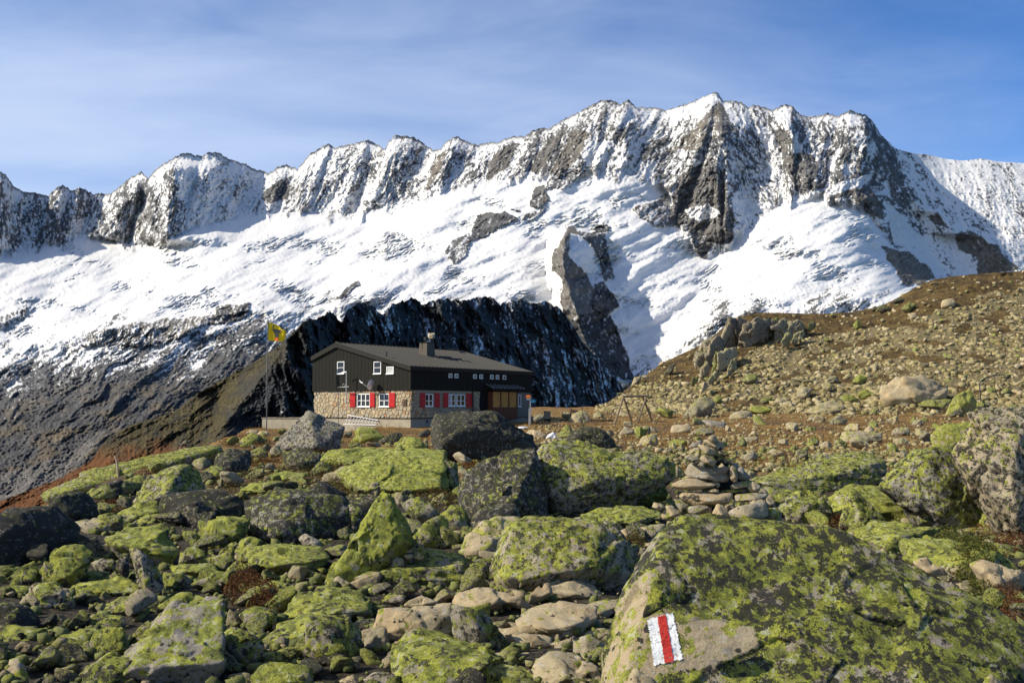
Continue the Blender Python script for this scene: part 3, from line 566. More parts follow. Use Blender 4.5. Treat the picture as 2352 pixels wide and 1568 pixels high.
# ---------------------------------------------------------------- boulders of the left foreground
b = boulder
b('huge black lichened boulder at the left edge above the rubble', 'A', "-90,560 0,545 180,490 330,500 480,620 475,690 320,780 150,840 0,850 -100,800", 'D', yaw=.75, level=5, front=[(60,640,-.2), (330,640,-.15), (180,560,-.2)])
b('black lumpy boulder behind the huge one at the left edge', 'A', "270,480 400,405 540,400 590,470 605,545 480,600 330,580", 'D', yaw=.7, level=5)
b('long low green slab forming the skyline left of the hut', 'A', "250,405 480,305 760,228 1050,185 1325,140 1345,200 1050,245 740,350 480,440 290,468", 'g', T=.25, lean=1.2, level=5, d=33, yaw=.25, front=[(300,430,-.3), (780,262,-.3), (1310,165,-.3)])
b('blocky boulder with black top at the right end of the skyline slab', 'A', "1330,150 1400,138 1530,140 1548,210 1455,300 1340,312 1305,220", 'd', yaw=.35, level=4)
b('small pale green boulder leaning on the black topped block', 'A', "1235,280 1300,235 1370,255 1372,310 1300,338 1232,325", 'g')
b('big ramp shaped boulder, lit green on the left and black on the right', 'A', "815,470 905,320 1000,262 1105,243 1215,243 1248,390 1090,430 900,490", 'g', level=5, front=[(1108,258,-.2), (1010,415,-.45), (900,460,-.2)], yaw=.1)
b('long dark boulder speckled black and tan in the middle left', 'A', "970,520 985,440 1040,408 1130,430 1250,392 1370,400 1540,490 1522,560 1330,590 1000,605", 'D', level=5, yaw=.4)
b('bright green sloping slab below the ramp shaped boulder', 'A', "695,545 760,505 840,470 965,458 978,530 850,562 720,585", 'G', lean=1.3)
b('thin green slab leaning under the long dark boulder', 'A', "815,575 900,545 990,528 1005,590 850,612", 'g', lean=1)
b('green wedge boulder with a scooped top', 'A', "1218,585 1290,575 1380,582 1450,545 1515,545 1512,650 1460,692 1330,742 1255,680", 'G', level=5)
b('large two faced boulder, yellow green left face and black right face', 'A', "1508,445 1590,400 1650,378 1700,425 1850,418 2090,430 2130,520 2090,640 1820,690 1640,705 1525,650", 'd', level=5, front=[(1770,440,-.25), (1705,660,-.5), (1560,600,-.1)], yaw=.15)
b('black pyramid rock rising behind the two faced boulder', 'A', "1890,480 1915,390 1970,322 2040,370 2125,440 2145,540 1900,540", 'D', yaw=.6)
b('flat topped green slab with black spots left of the upright stones', 'A', "655,695 780,625 980,603 1040,680 1092,765 1050,835 900,785 720,760", 'G', level=5, lean=1.0, front=[(700,725,-.3), (960,745,-.45), (1000,800,-.2)])
b('dark rounded boulder right of the huge black one', 'A', "295,775 400,680 470,652 592,690 600,790 500,785 400,760", 'd', yaw=.5)
b('domed green boulder with a striped face in the left rubble', 'A', "228,975 300,840 335,762 400,728 500,745 562,785 532,880 400,968 300,985", 'G', level=5)
b('wedge shaped green stone near the left edge under the dark hollow', 'A', "55,985 130,878 205,822 268,880 262,935 180,985", 'g', yaw=.3)
b('low oval green stone between the domed boulder and the thin upright one', 'A', "428,925 530,880 665,888 668,935 500,962", 'g', lean=.9)
b('rounded green and tan stone above the low oval one', 'A', "558,835 640,793 702,830 690,885 610,893", 'm')
b('thin upright dark stone standing left of the tall leaning one', 'A', "708,888 738,772 790,775 785,880 750,925", 'd', T=.7)
b('tall leaning stone with black crust in the left rubble', 'A', "793,742 850,740 905,800 962,870 1000,968 975,1045 885,965 832,885", 'm', level=5)
b('small square green stone right of the tall leaning one', 'A', "998,900 1118,878 1142,950 1080,992 1000,972", 'g')
b('steep green stone above the long flat plank stone', 'A', "1095,838 1148,745 1200,733 1262,770 1268,838", 'g')
b('pale leaning stone beside the upright oval', 'A', "1338,778 1440,700 1462,718 1455,792 1370,795", 'g')
b('low green stone under the pale leaning one', 'A', "1260,805 1420,772 1452,832 1300,858", 'g')
b('long flat plank shaped stone with moss', 'A', "1035,855 1100,838 1320,838 1338,882 1230,912 1062,892", 'G', lean=.9, T=1)
b('upright oval green stone at the left of the round flat slab', 'A', "1450,765 1478,690 1540,668 1602,698 1530,835 1460,832", 'g')
b('round flat table slab with a lit green top', 'A', "1512,775 1565,722 1700,708 1860,722 1955,742 2025,800 1910,870 1700,896 1530,862", 'G', level=5, lean=1.25, T=.95, front=[(1545,800,-.2), (1700,845,-.35), (1900,830,-.3), (1990,800,-.2)])
b('wedge of green rock tucked above the round flat slab', 'A', "1595,665 1740,612 1822,640 1792,700 1640,712", 'G')
b('smooth grey brown oval stone right of the green wedge', 'A', "1828,685 1870,648 1960,698 1992,752 1880,725", 'y')
b('ridge shaped green stone in the middle of the left rubble', 'A', "1165,965 1310,898 1480,908 1502,962 1300,1005", 'g')
b('small green cube of rock under the upright oval', 'A', "1398,865 1450,818 1522,860 1522,922 1430,912", 'g')
b('long mossy boulder with a broken top across the left rubble', 'A', "405,1000 500,955 740,928 862,960 862,1015 640,1045 420,1025", 'G', lean=.8, level=5)
b('pale green flat stone at the left edge', 'A', "-60,1000 60,972 200,972 202,1012 60,1045 -60,1040", 'g')
b('broad green boulder with a split brown crest near the left edge', 'A', "128,1085 220,960 325,948 432,1010 455,1095 300,1135 150,1115", 'm', level=5)
b('dark slanting boulder at the left edge below the split crest', 'A', "-60,1080 100,1068 232,1150 255,1255 120,1290 -60,1270", 'D', yaw=.5, level=5)
b('flat green boulder in front of the mossy one', 'A', "602,1105 750,1028 962,1058 975,1142 650,1148", 'g', lean=.9, level=5)
b('green rounded boulder behind the great tilted block', 'A', "955,1105 1100,1020 1290,1048 1302,1105 1000,1140", 'G')
b('great tilted block with a flat speckled face, low left of centre', 'A', "650,1600 780,1400 960,1172 1065,1074 1340,1074 1348,1300 1382,1430 1230,1620", (.60,.45,.15), level=6, lean=.9, T=.75, front=[(985,1190,-.12), (820,1470,-.35), (1370,1435,-.3), (1330,1120,-.05)], yaw=.05)
b('low broad green boulder left of the great tilted block', 'A', "425,1225 520,1175 620,1145 762,1150 775,1252 500,1262", 'g', level=5, lean=.8)
b('lumpy green boulder at the left edge, third from the bottom', 'A', "-60,1260 70,1218 200,1235 335,1282 302,1355 -60,1385", 'G', level=5, lean=.8)
b('tilted green slab pointing down left beside the pale block', 'A', "278,1375 400,1300 542,1238 605,1260 565,1325 350,1395", 'G', lean=.9)
b('small shaded green stone under the tilted slab', 'A', "418,1405 540,1310 572,1392 500,1418", 'g')
b('pale green cube shaped boulder left of the great tilted block', 'A', "568,1260 640,1236 742,1240 792,1332 780,1375 620,1425 570,1345", 'G', level=5)
b('flat grey topped slab at the bottom left edge', 'A', "-60,1385 270,1372 322,1400 302,1455 -60,1450", 'y', lean=1.4)
b('dark green boulder cut by the bottom edge left of the great tilted block', 'A', "395,1610 520,1480 640,1410 832,1398 792,1485 640,1640", 'g', level=5)
b('brown knobbly upright stone at the bottom left corner', 'A', "45,1610 62,1430 120,1412 162,1480 205,1610", 'T')
b('small rounded green stone near the bottom left corner', 'A', "298,1505 330,1430 392,1418 402,1482 340,1548", 'g')
b('low green stone right of the great tilted block', 'A', "1345,1290 1420,1218 1520,1258 1605,1312 1380,1355", 'g')
b('shaded green boulder right of the great tilted block', 'A', "1398,1335 1600,1308 1618,1370 1520,1510 1420,1490", 'g', level=5)
b('dark mossy wedge beside the black mouthed hollow', 'A', "1565,1440 1640,1378 1842,1338 1845,1432 1700,1462", 'g', yaw=.3)
b('rounded green boulder at the bottom edge left of centre', 'A', "1540,1530 1600,1458 1750,1438 1900,1468 1915,1620 1545,1640", 'G', level=5)
b('large lit slab with a yellow green crust in the lower middle', 'A', "1592,1300 1740,1188 1900,1148 2130,1160 2180,1255 2000,1300 1860,1345 1650,1335", 'G', level=5, lean=1.2, T=1.0)
b('black fronted boulder under the large lit slab', 'A', "1845,1345 1990,1290 2150,1262 2215,1340 2180,1450 2060,1490 1900,1450", 'd', level=5, yaw=.2)
b('pale green rise behind the large lit slab', 'A', "1715,1180 1800,1040 1960,978 2120,985 2290,1040 2310,1130 2123,1155 1750,1190", 'G', level=5, lean=1.1)
b('fissured green stone left of the large lit slab', 'A', "1448,1145 1560,1098 1702,1128 1682,1235 1560,1228", 'g')
b('flat green stone behind the reddish bush', 'A', "1478,985 1600,950 1760,955 1905,988 1780,1045 1480,1055", 'G', lean=1.2)
b('rounded dark boulder up the slope right of the skyline slab', 'A', "1728,165 1830,128 1962,170 1952,250 1842,272 1738,212", 'd')
b('bright flat green rock below the rounded dark boulder', 'A', "1615,305 1740,268 1885,285 1812,352 1642,348", 'G', lean=1.2)
b('light green rock with a pointed left end in the dark heath', 'A', "1468,385 1550,338 1640,330 1735,382 1625,415", 'G', lean=1.2)
b('green boulder below the flagpole wall', 'A', "1435,112 1540,38 1592,58 1582,95", 'g')
b('pale reddish stone below the corner of the terrace wall', 'A', "1490,45 1530,20 1580,18 1585,45", 't')
b('pale round stone right of the reddish one under the terrace wall', 'A', "1568,50 1600,22 1645,30 1650,55", 't')
b('dark square rock in the shade under the skyline slab', 'A', "588,395 620,358 740,328 748,400 690,452 600,452", 'd', yaw=.3)
b('small pale dome in the orange heath', 'A', "690,445 730,398 795,420 772,445", 'G')
b('tan and green rock right of the black lumpy boulder', 'A', "438,580 600,548 682,580 685,650 560,672 480,620", 'T')
b('pale green stone between the tan rock and the sloping slab', 'A', "682,585 740,540 852,540 822,592 700,602", 'g')
b('light green stone among orange heath', 'A', "600,522 640,478 722,473 702,512", 'G')
b('green hump above the flat topped slab', 'A', "690,645 750,568 822,598 792,642", 'g')
b('green stone beneath the skyline slab', 'A', "738,355 850,288 925,340 862,375 762,385", 'g')
b('large black and white boulder in front of the terrace wall', 'H', "150,1155 260,1010 420,868 520,898 620,945 695,985 665,1145 400,1200", (.42,.8,.1), level=5, front=[(430,900,-.2), (480,1140,-.45), (250,1100,-.1)], T=.7)
# ---------------------------------------------------------------- middle of the foreground
b('massive black boulder standing in front of the hut', 'H', "1412,980 1450,893 1545,876 1700,882 1925,870 2005,950 2155,1030 2250,1180 2100,1280 1500,1275 1418,1150", 'D', level=6, yaw=.25, T=.7, front=[(1475,960,-.2), (1700,1000,-.35), (2000,1040,-.25), (1480,1150,-.3)])
b('bright green pyramid rock on the meadow below the ladder', 'B', "188,90 250,14 330,8 395,62 380,98 200,106", 'G')
b('pointed green rock left of the massive black boulder', 'B', "468,112 490,80 540,54 600,70 655,122 600,160 500,162", 'G')
b('dark slanting rock between the two green pyramids', 'B', "338,108 420,50 500,25 505,80 480,112 370,120", 'd')
b('long sunlit green slab left of the big green block', 'B', "-10,205 70,148 230,128 480,128 472,165 340,195 100,250 10,240", 'G', level=5, lean=1.2, T=.8)
b('big square green block with a flat sunlit top', 'B', "115,285 230,215 400,150 520,136 765,148 775,300 772,398 560,392 270,418 160,340", 'G', level=6, lean=1.0, T=.8, front=[(245,285,-.25), (500,245,-.3), (735,205,-.22), (290,390,-.35), (740,370,-.3)])
b('narrow dark green rock beside the square block', 'B', "762,202 840,228 852,392 785,405", 'g', yaw=.3)
b('left one of the pair of giant domed boulders, black in its right half', 'B', "846,410 868,340 960,258 1100,198 1310,145 1345,280 1355,420 1392,545 1250,575 900,565 858,490", 'd', level=6, front=[(1285,270,-.15), (1190,450,-.42), (900,420,-.15), (1000,540,-.3)], T=.75)
b('right one of the pair of giant domed boulders, covered with green crusts', 'B', "1285,255 1370,128 1480,88 1700,120 1900,178 2140,232 2150,320 1900,380 1640,545 1400,538 1325,410", (.78,.75,.3), level=6, front=[(1450,180,-.15), (1450,420,-.4), (1650,350,-.35), (1900,280,-.2)], T=.7)
b('sunlit dome of green rock at the foot of the giant pair', 'B', "1700,472 1758,358 1840,285 1925,243 2015,258 2110,410 1960,475 1760,505", 'G', level=5)
b('black boulder in front of the stone fireplace', 'E', "140,930 230,840 330,768 440,773 560,848 655,990 640,1040 300,1020 160,970", 'D', level=5, yaw=.2)
b('low bright green mound below the dome, left of the cairn', 'B', "1602,545 1700,500 1850,488 1962,490 2095,530 1960,600 1740,615 1620,580", 'G', level=5, lean=.9)
b('rounded green rock right of the peaked slab', 'B', "498,462 545,438 612,428 722,520 722,562 660,592 560,532", 'g')
b('flat green rock left of the shaded undercut', 'B', "728,535 800,478 872,490 932,600 922,642 800,582", 'g')
b('undercut dark rock under the left giant', 'B', "908,590 1000,490 1200,472 1235,560 1100,552 930,640", 'd', yaw=.2)
b('smooth round boulder with brown flanks in the centre', 'B', "868,755 905,685 960,600 1060,543 1222,560 1182,640 1108,700 1092,785 920,805", 'T', level=5, lean=.8)
b('tall peaked slab leaning left with a lit green face', 'B', "40,975 70,900 200,700 300,520 382,412 440,465 520,572 568,722 440,762 220,900 60,995", 'G', level=6, T=.45, front=[(400,440,-.1), (500,700,-.25), (120,880,-.1)], lean=.5, yaw=.3)
b('shaded left shoulder of the peaked slab', 'B', "82,655 110,560 190,448 372,418 330,560 230,700 110,712", 'd', dd=.5)
b('green boulder filling the gap right of the peaked slab', 'B', "555,690 640,640 672,578 740,548 778,640 778,765 570,755", 'g', yaw=.35)
b('long table rock carrying the small cairn', 'B', "112,905 230,850 350,808 640,748 862,768 905,850 872,965 560,1005 290,995 170,965", 'g', level=6, lean=1.15, T=.8, front=[(160,925,-.15), (300,915,-.35), (560,880,-.35), (860,860,-.25)])
b('dark shaded rock right of the table rock', 'B', "925,845 970,808 1082,803 1062,962 950,965", 'g', yaw=.5)
b('huge speckled boulder with yellow and black lichen in the centre', 'B', "1055,925 1085,800 1110,700 1180,590 1290,565 1470,543 1700,558 1812,610 1905,780 1885,905 1700,920 1500,960 1300,1055 1080,985", (.80,.62,.45), level=6, lean=.6, T=.7, front=[(1190,640,-.2), (1450,640,-.25), (1700,640,-.2), (1150,920,-.35), (1650,860,-.4)])
b('dark right flank behind the speckled boulder', 'B', "1720,575 1800,585 1890,700 1965,830 1870,880 1780,760", 'd', dd=.3, yaw=.3)
b('dark green rock at the foot of the speckled boulder', 'B', "1085,960 1200,928 1285,1012 1272,1058 1130,1012", 'g')
b('pale tan slab lying left of the path stones', 'B', "802,1085 840,1028 960,988 1082,983 1185,1030 1162,1092 1080,1135 870,1115", 't', level=5, lean=1.2, T=1)
b('tan pyramid shaped stone under the speckled boulder', 'B', "1365,990 1480,950 1580,918 1645,960 1765,1045 1500,1082", 't', level=5, yaw=.1)
b('flat layered slab right of the tan pyramid', 'B', "1595,925 1700,902 1822,893 1875,962 1802,1025 1700,1008", 'T', lean=1.2)
b('large flat tan rock in the middle of the stony path', 'B', "1202,1185 1300,1108 1440,1078 1600,1082 1695,1102 1692,1172 1540,1310 1400,1290 1240,1255", 't', level=5, lean=1.0, T=.95, front=[(1260,1210,-.25), (1400,1230,-.4), (1560,1210,-.35)])
b('flat greenish tan rock right of the large path rock', 'B', "1598,1105 1700,1058 1842,1048 1832,1115 1720,1178 1640,1145", 'T', lean=1.2)
b('broken brown block with a fresh dark face', 'B', "322,1250 350,1118 560,1098 802,1083 852,1250 700,1290 560,1310 440,1345 330,1310", (.25,.4,.95), level=5, yaw=.12, T=.6)
b('dark green wedge leaning against the brown block', 'B', "798,1092 1000,1138 1080,1230 1142,1320 1132,1375 900,1388 830,1255", 'g', level=5, yaw=.4)
b('thin orange stone in the path', 'B', "1098,1245 1200,1218 1265,1260 1130,1290", 'o', lean=1)
b('oval tan stone below the thin orange one', 'B', "1142,1305 1260,1258 1422,1288 1425,1372 1180,1368", 't', lean=1)
b('flat orange tan stone above the big foreground slab', 'B', "1002,1395 1180,1358 1302,1368 1295,1475 1180,1448", 'o', lean=1.1)
b('broad tan boulder at the bottom of the path', 'B', "1280,1450 1380,1378 1560,1398 1680,1458 1725,1520 1690,1640 1340,1640", 't', level=5, lean=.9)
b('rounded stone left of the marked boulder', 'B', "1538,1315 1640,1278 1742,1330 1722,1425 1640,1455 1560,1402", 'T')
b('small orange cube stone in the path', 'B', "1418,1325 1540,1298 1548,1392 1440,1395", 't')
b('flat orange stone wedged against the marked boulder', 'B', "1588,1268 1700,1232 1762,1235 1742,1305 1620,1295", 'o', lean=1)
b('bright green foreground slab at the bottom centre', 'B', "438,1335 520,1285 600,1248 780,1278 1000,1388 1280,1468 1380,1640 480,1640 488,1440", 'G', level=6, lean=1.1, T=.8, front=[(520,1400,-.2), (640,1330,-.2), (1000,1470,-.3)])
b('small mossy cube stone left of the foreground slab', 'B', "378,1458 400,1408 470,1408 492,1472 420,1495", 'G')
b('shaded boulder below the large lit slab', 'B', "-80,1180 60,1158 162,1158 245,1272 285,1425 120,1480 -60,1440", 'g', level=5, yaw=.4)
b('small ridged green stone under the table rock', 'B', "222,1025 340,968 382,1042 260,1058", 'g')
b('small grey green stone right of the ridged one', 'B', "378,1065 430,1018 522,1040 500,1090", 'm')
b('broken tan rubble stone left of the pale slab', 'B', "505,1090 640,1028 735,1080 600,1118", 't')
b('angular green stone in front of the pale tan slab', 'B', "895,1118 1040,1078 1042,1205 940,1168", 'g', yaw=.4)
b('rounded tan stone left of the broken brown block', 'B', "215,1285 300,1228 338,1260 332,1345 250,1345", 't')
b('small orange triangular stone at the tip of the table rock', 'B', "70,945 110,915 205,970 190,1015", 'o')
b('tan chip of rock left of the cairn base', 'B', "1825,650 1900,618 1955,680 1880,695", 't')
b('flat grey slab at the left foot of the cairn', 'B', "1938,605 2100,598 2125,680 1980,695", 'T', lean=.8)
b('small square stone beside the top of the marked boulder', 'B', "1868,905 1900,858 1992,868 1962,935", 'T')
b('grey stone at the bottom edge left of the foreground slab', 'B', "262,1545 330,1498 452,1508 465,1590 330,1630", 'm')
b('pale stone at the bottom edge between the green boulders', 'B', "82,1575 200,1518 245,1570 150,1630", 't')
b('green stone behind the table rock cairn', 'B', "778,745 830,703 882,720 862,765", 'm')
# ---------------------------------------------------------------- right foreground
MARKED = b('giant lichened boulder with a red and white trail mark, bottom right', 'C', "-45,1640 -40,1400 -15,1250 40,1080 150,800 230,680 300,590 430,516 640,535 860,552 1100,588 1380,640 1510,692 1800,850 2150,1080 2352,1195 2500,1500 2400,1750 -30,1750", (.88,.85,.30), level=7, lean=.75, T=.5, d=6.2, power=34, amp=.6,
           front=[(330,610,-.12), (235,860,-.20), (170,1090,-.25), (110,1350,-.28), (90,1640,-.3), (900,700,-.10), (1400,900,-.12), (1900,1200,-.15), (1000,1500,-.3), (2000,1640,-.3)])
_m = MARKED.data; _c = np.empty(len(_m.vertices) * 3, np.float32); _m.vertices.foreach_get('co', _c); _c = _c.reshape(-1, 3) + np.array(MARKED.location)
_dp = _c[:, 1] * cp + _c[:, 2] * sp_; _vx = 1176 + 2352 * _c[:, 0] / _dp; _vy = 784 - 2352 * (-_c[:, 1] * sp_ + _c[:, 2] * cp) / _dp
_vx = _vx + 26 * fbm(_c[:, 0] * 4, _c[:, 1] * 4, _c[:, 2] * 4, 3); _vy = _vy + 26 * fbm(_c[:, 0] * 4, _c[:, 1] * 4, _c[:, 2] * 4 + 9, 3)
_a = _m.attributes.new('bare', 'FLOAT', 'POINT'); _a.data.foreach_set('value', inpoly(_vx, _vy, P('C', "-80,1700 -80,1400 20,1080 130,860 235,850 175,1080 430,1060 820,1150 850,1290 620,1340 260,1400 200,1700")).astype(np.float32))
b('overhanging ledge chip above the trail mark', 'C', "168,1088 190,1010 235,868 300,880 365,960 350,985 260,1045", 'g', d=5.95, T=.25, sink=0, level=4)
b('long grey green whaleback slab behind the cairn', 'C', "780,300 1000,230 1200,175 1420,143 1545,200 1565,275 1300,352 1070,385 900,345", (.8,.7,.2), level=6, lean=1.1, T=.7, front=[(900,330,-.2), (1250,270,-.25), (1500,220,-.2)])
b('sloping green rock under the whaleback slab', 'C', "850,335 960,345 1075,382 1010,440 930,455", 'g')
b('big dark green dome in the right foreground', 'C', "1535,340 1640,220 1740,108 1905,108 2015,200 2105,340 2140,450 2205,560 2150,605 1950,562 1720,405 1565,370", (.80,.75,.15), level=6, T=.7)
b('tall grey and pink boulder at the right edge', 'C', "1965,175 2070,20 2200,-45 2352,-95 2480,-60 2520,400 2450,660 2345,620 2180,432 2060,285", (.62,.72,.55), level=6, T=.6, front=[(2100,200,-.15), (2300,100,-.3), (2300,500,-.35)])
b('smooth yellow green rock behind the dark dome', 'F', "1850,985 1900,928 2080,905 2125,918 2080,1000 2010,1070 1870,1058", (1.0,0,.7), level=5, T=.5, amp=.6, dd=-3)
b('fractured green boulder right of the cairn', 'C', "968,475 1010,400 1100,378 1190,378 1242,480 1275,565 1100,575 980,505", 'g', level=5)
b('broad green slab sloping to the right behind the pointed stone', 'C', "1185,385 1340,328 1540,348 1755,500 1732,565 1560,555 1280,525", 'G', level=5, lean=.9)
b('pointed triangular stone at the foot of the broad slab', 'C', "1295,565 1352,368 1402,383 1480,460 1555,540 1400,605", 'g', level=5)
b('flat lit slab over a dark hollow in the right foreground', 'C', "1375,615 1430,570 1480,533 1680,573 1880,580 1800,632 1620,745 1500,695", 'G', level=5, lean=1.2, T=.9, front=[(1440,640,-.15), (1570,680,-.3), (1640,630,-.35), (1800,600,-.2)])
b('green mound half covered by juniper, right foreground', 'C', "1652,745 1720,650 1900,638 2100,698 2325,790 2325,860 2000,810 1750,798", 'G', level=5, lean=.9)
b('smooth tan rock at the right edge below the juniper', 'C', "2038,785 2120,758 2325,838 2350,905 2305,970 2150,905", 't', level=5)
b('pair of fused tan stones left of the juniper', 'C', "1718,775 1792,758 1912,850 1892,875 1740,805", 't')
b('little tan stone on the ridge of the marked boulder', 'C', "1508,712 1550,693 1582,740 1530,748", 't', d=7.4)
b('small brown stone in the hollow under the dark dome', 'C', "1728,512 1780,488 1842,520 1802,565", 'T')
b('pale flat rock in the heath at the right edge', 'C', "1958,585 2100,565 2225,640 2000,625", 'm', lean=1)
b('pointed tan stone at the bottom left of the marked boulder', 'C', "70,1640 85,1420 120,1368 232,1480 245,1640", 't', d=5.0)
b('grey slab under the left end of the cairn', 'C', "125,575 300,558 292,642 160,665", 'T')
b('tan stone left of the grey slab by the cairn', 'C', "15,605 80,578 142,620 100,655", 't')
b('small stone at the bottom edge far right', 'C', "2080,1500 2160,1418 2235,1480 2200,1640 2100,1640", 'T', d=5.0)
b('small pale stone in the heath beside the marked boulder', 'C', "1958,895 2040,890 2035,930", 't')
b('square stone left of the marked boulder', 'C', "65,860 100,808 152,820 130,875", 'T')
# ---------------------------------------------------------------- meadow and foot of the hillside
mid = dict(level=4)
b('large leaning grey boulder on the meadow right of the swing frame', 'E', "1305,690 1400,560 1480,500 1540,483 1618,550 1590,640 1480,680 1380,702", 'm', **mid)
b('flat grey plank like slab below the leaning boulder', 'E', "1488,718 1560,715 1728,748 1722,802 1600,795", 'y', lean=1.0, **mid)
b('smooth tan block with faint grey paint marks', 'E', "1183,852 1200,770 1350,758 1402,790 1290,855", 't', **mid)
b('wide grey green stone in front of the painted block', 'E', "1343,872 1500,785 1600,808 1625,842 1500,885", 'm', **mid)
b('brown wedge stone under the swing frame', 'E', "668,875 740,785 832,820 812,875", 'T', **mid)
b('bright yellow green stone between the wedge and the cube', 'E', "833,802 880,775 962,810 922,882 880,902 840,862", 'G', **mid)
b('cube shaped stone with a sunlit green face on the brown grass', 'E', "876,972 920,880 1030,848 1062,902 1057,975 920,980", 'T', **mid)
b('pale rounded stone behind the cube', 'E', "960,802 1000,778 1062,820 1042,855", 'm')
b('dark slanted stone left of the cairn top', 'E', "1358,985 1480,920 1502,950 1380,1005", 'y')
b('small brown upright stone on the grass', 'E', "1188,975 1215,938 1257,980 1230,1015", 'T')
b('small green upright stone next to the brown one', 'E', "1258,985 1300,958 1332,1010 1290,1035", 'm')
b('grey green stone at the lower edge of the grass', 'E', "1108,1045 1160,983 1202,1010 1180,1055", 'm')
b('lit green wedge stone right of the cairn top', 'E', "1818,975 1890,878 1942,960 1900,990", 'g')
b('pale little pyramid stone behind the green wedge', 'E', "1958,865 2000,818 2052,858", 't')
b('flat topped pale boulder with black crust on the meadow', 'N', "-40,290 -10,180 60,190 130,210 95,290 20,320", 'T')
b('low hump of reddish rock on the meadow', 'E', "1758,700 1800,640 1900,622 1985,640 1992,705 1800,715", 'T', **mid)
b('bright green cushion shaped rock', 'E', "1958,630 2000,590 2100,578 2205,620 2150,662", 'G', **mid)
b('standing split boulder beside the stone fireplace', 'J', "915,560 960,460 1040,400 1120,380 1190,440 1235,560 1200,620 1100,640 1000,690 940,660", 'T', level=5, d=86)
WRIT = b('reddish boulder with painted writing beside the snow patch', 'J', "230,735 330,680 470,690 560,735 600,830 500,925 400,935 330,870", (.05,.2,.95), level=5, d=58)
b('big brown boulder with a lichened top at the foot of the hillside', 'N', "848,310 900,180 1000,75 1200,80 1400,120 1505,200 1500,290 1420,350 1150,395 950,370", (.3,.4,1.0), level=5, T=.7, sink=.3)
b('pointed green boulder standing right of the big brown one', 'N', "1522,500 1560,400 1640,300 1790,220 1845,350 1840,420 1740,500", (1,.1,.5), level=5, T=.6, sink=.3)
b('flat dark slab in front of the big brown boulder', 'N', "1225,380 1300,345 1440,355 1570,318 1610,330 1540,440 1400,430", 'g', lean=.9)
b('bright green rock left of the big brown boulder', 'N', "610,300 620,240 690,220 775,260 765,320 680,325", 'G')
b('green and brown boulder left of the bright green rock', 'N', "420,310 480,270 560,285 605,340 520,372 450,350", 'g')
b('flat round topped slab with brown ends on the meadow', 'N', "20,470 200,380 330,345 480,380 470,420 250,500 100,480", 'T', level=5, lean=.9)
b('wide pale rock with an orange stripe', 'N', "410,745 440,670 600,660 850,690 855,760 700,790 500,805", 'T', level=5)
b('angular brown boulder with a dark right side on the meadow', 'N', "955,685 1010,615 1130,620 1158,690 1040,728", 'T', **mid)
b('shaded tan boulder beside the angular brown one', 'N', "1200,690 1230,640 1330,655 1335,710 1230,725", 'T')
b('tan rounded stone below the angular brown boulder', 'N', "975,760 1020,725 1090,730 1125,790 1040,805", 'T')
b('round green topped stone at the left of the meadow row', 'N', "65,825 95,740 150,715 200,760 190,815 120,840", 'g')
b('pyramid stone with a green peak in the meadow row', 'N', "345,840 360,770 420,735 490,790 500,840 420,845", 'g')
b('low wedge stone right of the pyramid stone', 'N', "575,820 600,760 700,765 745,820 640,840", 'T')
b('upright dark edged stone behind the whaleback slab', 'N', "912,900 920,790 985,780 1040,850 1060,915", 'g')
b('flat oval green stone below the upright dark edged one', 'N', "925,975 940,930 1010,915 1070,935 1060,975", 'g')
b('white faced angular stone on the meadow', 'N', "662,685 700,620 745,605 790,685", 't')
b('low dark stone left of the meadow row', 'N', "42,655 60,620 170,615 165,665", 'g')
b('grey boulder with a dark face in the middle of the meadow', 'N', "300,545 420,495 490,550 480,600 350,605", 'm')
b('tan stone left of the grey meadow boulder', 'N', "70,560 110,500 175,515 180,560", 'T')
b('reddish small stone above the meadow row', 'N', "500,640 520,600 550,610 548,640", 'o')
b('green peaked stone right of centre of the meadow', 'N', "1150,575 1195,505 1245,560 1230,580", 'G')
b('flat green stone right of the peaked one', 'N', "1245,560 1290,515 1350,545 1320,570", 'G')
b('shaded green rock at the right side of the meadow', 'N', "1840,410 1860,360 1930,345 2000,390 1900,420", 'g')
b('small square green stone at the right side of the meadow', 'N', "2180,435 2190,385 2290,385 2290,425", 'g')
b('dark green boulder under the black pipe', 'N', "1950,270 1960,210 2040,200 2065,250 2000,275", 'g')
b('rounded dark boulder right of the black pipe', 'N', "2115,265 2130,220 2180,205 2225,250 2180,275", 'g')

def on_hill(label, f, s, kind='T', **k):
    pts = P(f, s); cx = sum(p[0] for p in pts) / len(pts); yb = max(p[1] for p in pts)
    return boulder(label, f, s, kind, d=float(hill_D(np.array(cx), np.array(yb))) - .5, **k)
on_hill('large pale square block high on the hillside', 'F', "1908,290 1912,250 1970,243 1982,275 1935,292", 't')
on_hill('green wedge rock left of the pale block on the hillside', 'F', "1693,300 1740,263 1768,280 1732,315", 'g')
on_hill('small pale block below the green wedge on the hillside', 'F', "1728,325 1770,318 1778,345 1745,355", 't')
on_hill('bright green stone alone on the brown upper slope', 'F', "1433,385 1460,353 1482,390 1445,405", 'G')
on_hill('pale pointed stone with a green top on the lower slope', 'N', "215,165 330,160 350,180 300,240 270,235", 'T')
on_hill('dark round rock right of the pale pointed stone', 'N', "300,140 330,85 390,90 400,140 350,155", 'm')
on_hill('bright green rock on the lower slope left of the brown boulder', 'N', "545,140 570,90 620,70 700,100 650,165 570,155", 'G')
on_hill('green wedge on the scree under the cliff', 'K', "445,1370 500,1310 590,1330 560,1390 480,1420", 'G')
on_hill('round shaded rock on the scree', 'K', "2130,1070 2180,1020 2260,1010 2290,1070 2240,1120", 'm')
